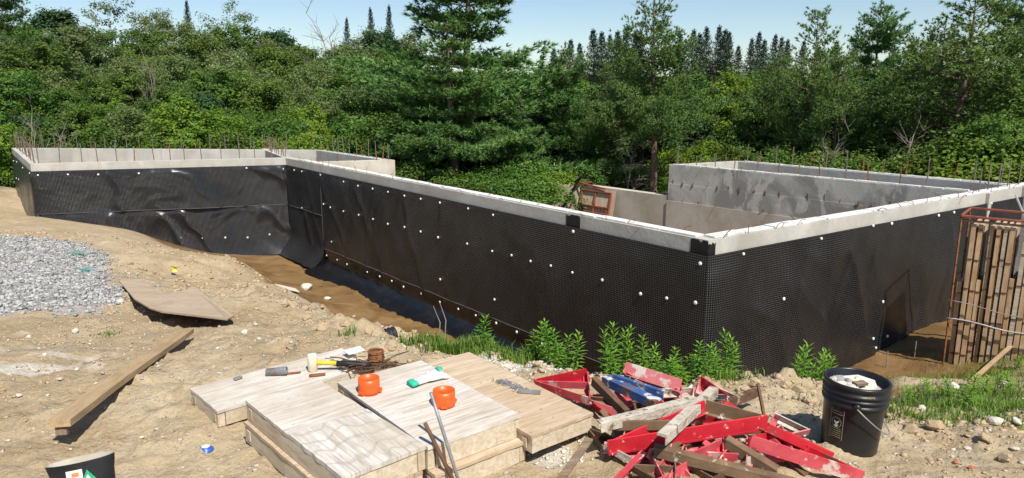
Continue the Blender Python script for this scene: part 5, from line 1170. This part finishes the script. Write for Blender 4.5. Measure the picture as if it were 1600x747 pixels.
PROTO = {
 'maple_a': (deciduous(1, 6, 2.3, .8, 150, 120, .155, 'leaf', .55), 6),
 'maple_b': (deciduous(2, 6, 2.1, .6, 150, 120, .15, 'leaf', .6, .19), 6),
 'willow': (deciduous(3, 6, 2.5, .5, 190, 105, .13, 'leaf_olive', .6, .17, .75), 6),
 'olive': (deciduous(4, 6, 2.2, .5, 150, 110, .14, 'leaf_olive', .7, .19), 6),
 'bright': (deciduous(5, 6, 2.4, .5, 150, 120, .15, 'leaf_bright', .6, .19), 6),
 'dark': (deciduous(6, 6, 2.3, .9, 170, 125, .16, 'leaf_dark', .4, .19), 6),
 'airy': (deciduous(7, 6, 1.9, 1.2, 70, 80, .13, 'leaf_olive', .9, .2, .6, .06, 'bark', .5), 6),
 'shrub': (deciduous(8, 2.5, 1.5, .0, 110, 95, .085, 'leaf', .6, .2, .7, .04), 2.5),
 'shrub_b': (deciduous(9, 2.5, 1.4, .0, 110, 95, .085, 'leaf_bright', .65, .2, .7, .04), 2.5),
 'white_pine': (conifer(11, 9, lambda f: 3.0*(1-f)**.65*(.8+.2*math.sin(f*22)), .03, .66, 7, .10, .18, .036, 13, .6, 'needle_white', .18, .20, .50, .17, fol0=.2, puff=.075, clumpy=.36), 9),
 'white_pine_b': (conifer(12, 9, lambda f: 2.9*(1-f)**.55*(.75+.25*math.sin(f*17+1)), .06, .68, 7, .10, .18, .036, 13, .6, 'needle_white', .10, .34, .50, .17, fol0=.2, irregular=.35, puff=.09, clumpy=.24), 9),
 'scots': (conifer(13, 8, lambda f: 2.6*(1-f)**.5*(.8+.2*math.sin(f*14)), .40, .50, 7, .105, .14, .034, 12, .75, 'needle_scots', .04, .28, .48, .17, dead=26, irregular=.3, fol0=.25, clumpy=.42, puff=.11), 8),
 'scots_b': (conifer(14, 8, lambda f: 2.7*(1-f)**.5*(.78+.22*math.sin(f*11+2)), .14, .56, 7, .11, .14, .034, 12, .75, 'needle_scots', .04, .32, .46, .15, dead=20, irregular=.4, fol0=.25, clumpy=.42, puff=.12), 8),
 'spruce': (conifer(15, 12, lambda f: 2.9*(1-f)**.9+.08, .03, .42, 8, .24, .26, .055, 7, .6, 'needle_spruce', .40, .12, .30, .18, 'bark', fol0=.12, puff=.14, irregular=.3), 12),
 'dead': (dead_tree(16, 6), 6),
}
def plant_tree(kind, px, dist, top_py, label, cat, group=None, wid=1.0, name=None, off=0):
    (tm_, cm), H0 = PROTO[kind]
    r_ = ray(px, 145); x = r_[0]/r_[1]*dist; zb = gz(x, dist)-.05; topz = CAMZ+dist*ray(px, top_py)[2]/ray(px, top_py)[1]
    s = max(.15, (topz-zb)/H0); t = thing(name or {'dead': 'dead_tree', 'spruce': 'spruce_tree', 'shrub': 'leafy_shrub', 'shrub_b': 'leafy_shrub'}.get(kind, 'pine_tree' if 'pine' in kind or 'scots' in kind else 'leafy_tree'), (x, dist, zb), label, cat, group, rz=R.uniform(0, 6.28))
    t.scale = (s*wid, s*wid, s); obj('trunk', tm_, t)
    if cm is not None: obj('crown', cm, t)
    return t
TB = 'tree'; GH = 'leafy trees on the wooded slope'
# skyline on the slope
for k, px, dist, top, lab, wid in (
    ('dark', 100, 52, 6, 'dark round maple rising above the left slope', 1.0), ('airy', 190, 50, -12, 'tall airy tree standing beside the dark round maple', .9), ('olive', 250, 54, 18, 'brownish olive tree between two airy trees on the ridge', .9),
    ('spruce', 303, 60, -2, 'thin dark spruce poking above the ridge', .55), ('airy', 360, 52, 6, 'airy tree with an open crown beside the thin spruce', 1.0), ('dark', 440, 50, 40, 'dark round maple lower on the ridge', .95),
    ('dead', 522, 44, 42, 'bare whitish dead tree on the ridge', 1.1), ('spruce', 546, 58, 26, 'ragged spruce behind the bare dead tree', .6), ('spruce', 584, 60, 10, 'taller ragged spruce beside the big white pine', .6), ('spruce', 612, 60, 6, 'dark spruce half hidden by the big white pine', .6), ('dark', 600, 46, 38, 'dark maple half hidden by the big white pine', .8),
    ('white_pine_b', 12, 40, -60, 'tall pine rising at the end of the ridge beyond the dark maple', 1.0), ('maple_a', 60, 46, 40, 'green tree at the foot of the tall ridge pine', 1.0), ('maple_b', 480, 48, 66, 'green tree in the dip of the ridge', .9)):
    plant_tree(k, px, dist, top, lab, TB, None, wid)
r4 = random.Random(4)
def skyline(px): return np.interp(px, [-60, 60, 150, 260, 340, 400, 480, 560, 640], [5, 30, 46, 55, 34, 58, 74, 64, 56])
rows = ((47, 0, 60), (42, 14, 62), (37, 40, 66), (33, 66, 70), (29.5, 92, 74), (26.5, 120, 80))
kinds = [['maple_a', 'olive', 'maple_b', 'willow'], ['willow', 'maple_a', 'olive', 'bright'], ['willow', 'willow', 'maple_b', 'olive'], ['maple_a', 'willow', 'maple_b', 'olive'], ['maple_a', 'bright', 'maple_b', 'dark'], ['maple_b', 'maple_a', 'shrub', 'bright']]
LB = {'maple_a': 'rounded green tree on the wooded slope behind the left block', 'maple_b': 'full green tree with lumpy crown on the wooded slope', 'olive': 'dull olive tree on the wooded slope', 'willow': 'pale grey-green willow-like tree on the wooded slope', 'bright': 'bright yellow-green tree on the wooded slope', 'dark': 'deep green tree low on the wooded slope', 'shrub': 'leafy shrub at the foot of the wooded slope', 'shrub_b': 'bright leafy shrub at the foot of the trees'}
for i, (dist, dy, stp) in enumerate(rows):
    px = -70+r4.uniform(0, 40)
    while px < 660:
        k = r4.choice(kinds[i]); top = skyline(px)+dy+r4.uniform(-16, 16)
        if k == 'shrub': top = max(top, 190)
        plant_tree(k, px, dist+r4.uniform(-1.6, 1.6), top, LB[k], TB if 'shrub' not in k else 'shrub', 'wooded slope: '+k.replace('_a', ' round').replace('_b', ' lumpy'), r4.uniform(.85, 1.15)); px += stp*r4.uniform(.75, 1.25)
for px, top, k in ((-20, 180, 'maple_b'), (40, 172, 'dark'), (95, 176, 'maple_b'), (160, 185, 'maple_a'), (205, 168, 'olive'), (285, 148, 'bright'), (335, 172, 'maple_a'), (400, 176, 'maple_b'), (455, 182, 'maple_a'), (505, 190, 'bright'), (560, 172, 'maple_a'), (610, 180, 'maple_b')):
    plant_tree(k, px, r4.uniform(26, 27.5), top, {'dark': 'deep green tree just behind the left block', 'bright': 'bright yellow-green bush just behind the left block', 'olive': 'dull olive young tree just behind the left block'}.get(k, 'dense green bush just behind the left block'), TB, 'bushes behind the left block: '+k.replace('_a', '').replace('_b', ''), 1.15)
for px, top, k in ((428, 213, 'shrub_b'), (30, 205, 'shrub'), (150, 205, 'shrub'), (250, 210, 'shrub'), (350, 208, 'shrub'), (480, 205, 'shrub_b'), (540, 212, 'shrub'), (-10, 190, 'shrub_b')):
    plant_tree(k, px, 25.2, top, 'small bright bush right behind the left block rear wall' if k == 'shrub_b' else 'small green bush right behind the left block rear wall', 'shrub', 'small bushes behind the rear wall: '+k, 1.0)
plant_tree('dead', 40, 23.5, 184, 'bare twiggy shrub at the side of the left block', 'shrub', None, .8, 'bare_shrub'); plant_tree('dead', 80, 24.5, 205, 'bare grey shrub behind the left block corner', 'shrub', None, .8, 'bare_shrub')
plant_tree('dead', 1425, 19.6, 208, 'bare grey limbs of a dead shrub under the wide shaded pine', 'shrub', None, .9, 'bare_shrub'); plant_tree('dead', 1300, 21.0, 225, 'dead twiggy shrub behind the back wall of the right block', 'shrub', None, .9, 'bare_shrub'); plant_tree('dead', 985, 23.2, 235, 'dead twigs beside the red-trunk pine', 'shrub', None, .9, 'bare_shrub')
for px, dist, top in ((243, 33, 92), (352, 34, 100)): plant_tree('dead', px, dist, top, 'dead grey stems among the slope trees', TB, 'dead stems on the slope', .45)
# big pines in the middle
plant_tree('white_pine', 705, 23.8, 12, 'large white pine with tiered plumes behind the open side', TB, None, 1.4)
plant_tree('white_pine_b', 738, 27.5, -120, 'very tall white pine whose top leaves the frame', TB, None, 1.55)
plant_tree('white_pine', 640, 27, 60, 'white pine pressed against the largest pine', TB, None, .85)
plant_tree('white_pine_b', 880, 28, 62, 'light green pine between the white pine and the red-trunk pine', TB, None, .95)
plant_tree('white_pine', 812, 24, 140, 'young pine under the largest white pine', TB, None, 1.1)
plant_tree('scots', 1022, 23.5, -8, 'pine with bare reddish lower trunk beside the right block', TB, None, 1.0)
plant_tree('scots_b', 950, 27, 95, 'olive pine crowding behind the red-trunk pine', TB, None, .95)
plant_tree('bright', 1150, 30, 108, 'bright green broadleaf tree behind the right block', TB, None, .9)
plant_tree('maple_a', 1185, 27, 160, 'green broadleaf bush tree behind the right block corner', TB, None, .9)
for px, top, d_ in ((925, 44, 58), (950, 52, 62), (905, 66, 60), (975, 40, 60), (990, 46, 64), (1000, 50, 58), (1080, 44, 60), (1100, 40, 62), (1118, 38, 58), (1135, 48, 62), (1170, 58, 60), (1180, 48, 64), (1205, 52, 60), (1225, 60, 58), (865, 74, 62), (1250, 62, 60), (1300, 62, 62), (1330, 58, 60), (1420, 62, 60), (1445, 52, 62), (890, 60, 58), (938, 48, 60), (962, 46, 58), (1060, 50, 60), (1090, 50, 57), (1128, 44, 56), (1150, 70, 60), (1190, 60, 57), (1215, 56, 62), (1275, 70, 60), (1350, 70, 60), (1390, 72, 60), (1480, 60, 60), (1520, 60, 60), (845, 84, 60)):
    plant_tree('spruce', px, d_, top, 'pointed dark spruce in the far row behind the pines', TB, 'far row of dark spruces', r4.uniform(.85, 1.15))
for k, px, dist, top, lab, wid in (('scots_b', 1265, 24, 10, 'slender-topped pine rising behind the right block', 1.0), ('white_pine_b', 1362, 26, -10, 'tall thin-topped pine with upswept tip', .95), ('scots', 1215, 27, 80, 'olive pine left of the slender-topped pine', .85), ('scots_b', 1310, 23, 90, 'bushy olive pine in front of the thin-topped pine', 1.05), ('scots_b', 1420, 22.5, 74, 'wide shaded pine with bare lower limbs', 1.2),
    ('scots_b', 1500, 21, -30, 'large spreading pine at the right end of the wood', 1.4), ('white_pine_b', 1590, 24, -60, 'tall pine beyond the large spreading pine', 1.0), ('scots', 1470, 26, 20, 'pine between the wide shaded pine and the spreading pine', 1.0), ('scots_b', 1660, 19, -20, 'pine past the form stack at the wood edge', 1.0), ('scots_b', 1380, 25, 110, 'low bushy pine behind the back wall', 1.0), ('maple_b', 1560, 17.5, 165, 'bright leafy bush tree past the right block', .9), ('maple_b', 1612, 16.5, 190, 'low leafy bush tree past the form stack', .8), ('maple_a', 1640, 18, 120, 'green tree past the form stack', 1.0), ('dark', 1330, 28, 130, 'deep green tree filling the gap behind the bushy pines', 1.2), ('dark', 1450, 28, 120, 'deep green tree behind the wide shaded pine', 1.2), ('dark', 1060, 29, 150, 'deep green tree behind the red-trunk pine', 1.1), ('dark', 960, 31, 140, 'deep green tree behind the olive pine', 1.1), ('dark', 840, 30, 170, 'deep green tree in the shade beside the largest pine', 1.1), ('dark', 1230, 29, 140, 'deep green tree behind the slender-topped pine', 1.2), ('dark', 760, 29.5, 170, 'deep green tree in the shade behind the largest pine', 1.1)):
    plant_tree(k, px, dist, top, lab, TB, None, wid)
for px, top, d_, k in ((640, 258, 22, 'shrub'), (690, 268, 22, 'shrub'), (740, 272, 22.0, 'shrub'), (785, 262, 22.5, 'shrub'), (830, 255, 22.0, 'shrub'), (868, 262, 21.5, 'shrub_b'), (910, 262, 23, 'shrub'), (960, 258, 24.5, 'shrub'), (805, 284, 20.5, 'shrub'), (850, 286, 20, 'shrub'), (1075, 225, 26, 'shrub_b'), (1120, 215, 27, 'shrub_b'), (1165, 232, 24, 'shrub'), (1220, 238, 22.5, 'shrub'), (1290, 240, 21.5, 'shrub'), (1350, 246, 20, 'shrub'), (1420, 250, 19, 'shrub'), (1480, 235, 18, 'shrub'), (1530, 215, 17.5, 'shrub'), (1580, 205, 16.8, 'shrub_b'), (1005, 262, 25, 'shrub'), (710, 282, 20.8, 'shrub'), (765, 286, 20.8, 'shrub')):
    plant_tree(k, px, d_, top, 'bright leafy undergrowth bush at the wood edge beyond the foundation' if k == 'shrub_b' else 'dull green undergrowth bush at the wood edge beyond the foundation', 'shrub', 'undergrowth: '+k, 1.15)
# far wood closing the view between the trunks
px = 560
while px < 1720:
    plant_tree(r4.choice(['dark', 'maple_b', 'maple_a']), px, r4.uniform(33, 40), r4.uniform(96, 130), 'shadowed leafy tree deep in the wood behind the pines', TB, 'leafy trees deep in the wood', 1.4); px += r4.uniform(38, 55)

# ------------------------------------------------------------------ weeds along the trench edge
def goldenrod(seed, H, lean):
    g = np.random.default_rng(seed); n = int(34*H/.5)+14; f = np.linspace(.08, 1, n); ph = np.arange(n)*2.4+g.uniform(0, 6); base = np.stack([lean[0]*f*f*H, lean[1]*f*f*H, f*H], -1)
    ln = (.085*(1-.55*f**3)*(.55+.9*np.minimum(1, f*2)))*g.uniform(.8, 1.2, n); up = .25+.75*f**2
    d = unit(np.stack([np.cos(ph), np.sin(ph), up], -1)); s = unit(np.cross(d, np.array([0, 0, 1.0])+0*d)); wd = .0075+.004*(1-f)
    mid = base+d*ln[:, None]*.45; tip = base+d*ln[:, None]+np.array([0, 0, -1])*(ln*.28*(1-f*.7))[:, None]
    V = np.stack([base, mid-s*wd[:, None], tip, mid+s*wd[:, None]], 1).reshape(-1, 3); Q = np.arange(n*4).reshape(n, 4)
    leaf = np_mesh('leaves', V, Q, tint=np.repeat(np.clip(g.normal(.5, .2, n)+.25*(f-.5), 0, 1), 4), mat='weed')
    o = MB().tube([(lean[0]*k*k*H, lean[1]*k*k*H, k*H) for k in np.linspace(0, 1, 6)], [.005, .005, .0045, .004, .003, .002], 5).build('stem', 'weed'); sm = o.data; bpy.data.objects.remove(o)
    return leaf, sm
GR = [goldenrod(50+i, .5, (R.uniform(-.12, .12), R.uniform(-.12, .12))) for i in range(6)]
def weed(px, top_py, y, lab='leafy green weed stem growing at the trench edge', grp='weeds along the trench edge'):
    r_ = ray(px, top_py); x = r_[0]/r_[1]*y; z0 = gz(x, y); zt_ = CAMZ+y*r_[2]/r_[1]
    if zt_-z0 < .1: zt_ = z0+.15
    s = min(1.9, (zt_-z0)/.5); lf, sm = R.choice(GR); t = thing('weed_plant', (x, y, zt_-.5*s), lab, 'weed', grp, rz=R.uniform(0, 6)); t.scale = (max(.75, min(1.05, s)),)*2+(s,); obj('leaves', lf, t); obj('stem', sm, t)
for px, top in ((845, 508), (858, 502), (872, 514), (888, 522), (902, 518), (835, 520), (950, 515), (963, 505), (975, 512), (985, 520), (992, 535), (1008, 528), (1016, 540), (1030, 552), (1045, 558), (1060, 548), (1072, 555), (1085, 560), (1095, 538), (1105, 535), (1112, 545), (1122, 552), (1135, 565), (1052, 565), (1090, 568), (1000, 550), (955, 535), (880, 535), (1040, 568), (1068, 572), (1110, 570)):
    weed(px, top, R.uniform(4.25, 4.6))
for px, top in ((755, 492), (750, 515), (765, 520), (1140, 518), (1148, 528), (1144, 540)): weed(px, top, 4.6, 'slender weed with sparse leaves standing above the others', 'slender weeds')
for px, top in ((1256, 536), (1262, 545), (1250, 560), (1280, 552), (1292, 550), (1300, 560), (1286, 560), (1272, 565), (1268, 580), (1295, 575)): weed(px, top, R.uniform(4.55, 4.9), 'leafy weed in the clump behind the bucket', 'weed clump behind the bucket')
# grass
def grass(name, regions, label, hgt=(.05, .14)):
    P = []; Hs = []
    for px, py, sx, sy, n, hm in regions:
        c_ = hit(px, py); q = c_[None, :2]+rng.normal(0, 1, (n, 2))*np.array([sx, sy]); P.append(q); Hs.append(rng.uniform(*hgt, n)*hm)
    P = np.concatenate(P); Hs = np.concatenate(Hs); z = ground_full(P[:, 0], P[:, 1]); N = len(P); a = rng.uniform(0, 6.3, N); ln = rng.uniform(.2, .8, N)
    b = np.c_[P, z-.01]; d = np.stack([np.cos(a), np.sin(a), 0*a], -1); s = np.stack([-np.sin(a), np.cos(a), 0*a], -1)*(.0022+.0018*rng.random(N))[:, None]
    up = np.array([0, 0, 1.0]); m = b+up*(Hs*.6)[:, None]+d*(Hs*.2*ln)[:, None]; t = b+up*(Hs*(1-.35*ln))[:, None]+d*(Hs*.75*ln)[:, None]
    V = np.stack([b-s, b+s, m+s*.8, m-s*.8, t], 1).reshape(-1, 3); I = np.arange(N)[:, None]*5
    me = np_mesh(name, V, I+np.array([[0, 1, 2, 3]]), I+np.array([[3, 2, 4]]), tint=np.repeat(rng.random(N), 5), mat='grass'); return tag(obj(name, me), label, 'grass', kind='stuff')
grass('grass_tufts', [(660, 536, .10, .06, 260, .9), (690, 545, .10, .05, 300, 1.0), (720, 552, .12, .06, 500, 1.2), (742, 548, .12, .06, 450, 1.3), (800, 560, .12, .06, 450, 1.2), (830, 562, .12, .06, 400, 1.2), (770, 556, .12, .05, 200, .9), (545, 523, .04, .03, 60, .7), (168, 524, .05, .04, 60, .5), (900, 578, .2, .05, 250, .9), (1040, 594, .3, .05, 450, 1.0), (1140, 596, .1, .05, 150, .8)], 'tufts of green grass along the trench edge')
grass('grass_patch', [(1410, 625, .25, .2, 700, .6), (1450, 632, .3, .22, 1200, .8), (1500, 636, .35, .25, 1600, .9), (1550, 628, .4, .3, 1600, .9), (1590, 640, .3, .25, 1000, .8), (1580, 585, .5, .45, 1500, .9), (1480, 655, .3, .15, 700, .7), (1545, 650, .3, .15, 500, .7), (1595, 560, .5, .5, 1200, 1.1), (1380, 600, .3, .3, 300, .7), (1610, 610, .5, .5, 900, .9), (1400, 645, .1, .1, 200, .6)], 'low grass and weeds growing below the form stack')
for px, py in ((1420, 628), (1480, 625), (1535, 622), (1575, 615), (1505, 640), (1590, 575), (1560, 600), (1450, 618), (1520, 605)):
    h_ = hit(px, py); (lf, sm) = R.choice(GR); t = thing('weed_plant', h_, 'short weed among the grass below the form stack', 'weed', 'weeds below the form stack', rz=R.uniform(0, 6)); t.scale = (.9, .9, R.uniform(.25, .4)); obj('leaves', lf, t); obj('stem', sm, t)
# two dry stalks on the trench slope
for px, top in ((683, 478), (692, 470)):
    x, y, z0 = at(px, 530, -.6); tp = at_y(px-6, top, y); tag(MB().tube([(x, y, gz(x, y)), (x+.03, y, (z0+tp[2])/2), tp], [.006, .005, .003], 5).build('dry_stalk', 'bark_dead'), 'thin dry stalk standing before the membrane footing', 'stalk', 'dry stalks')
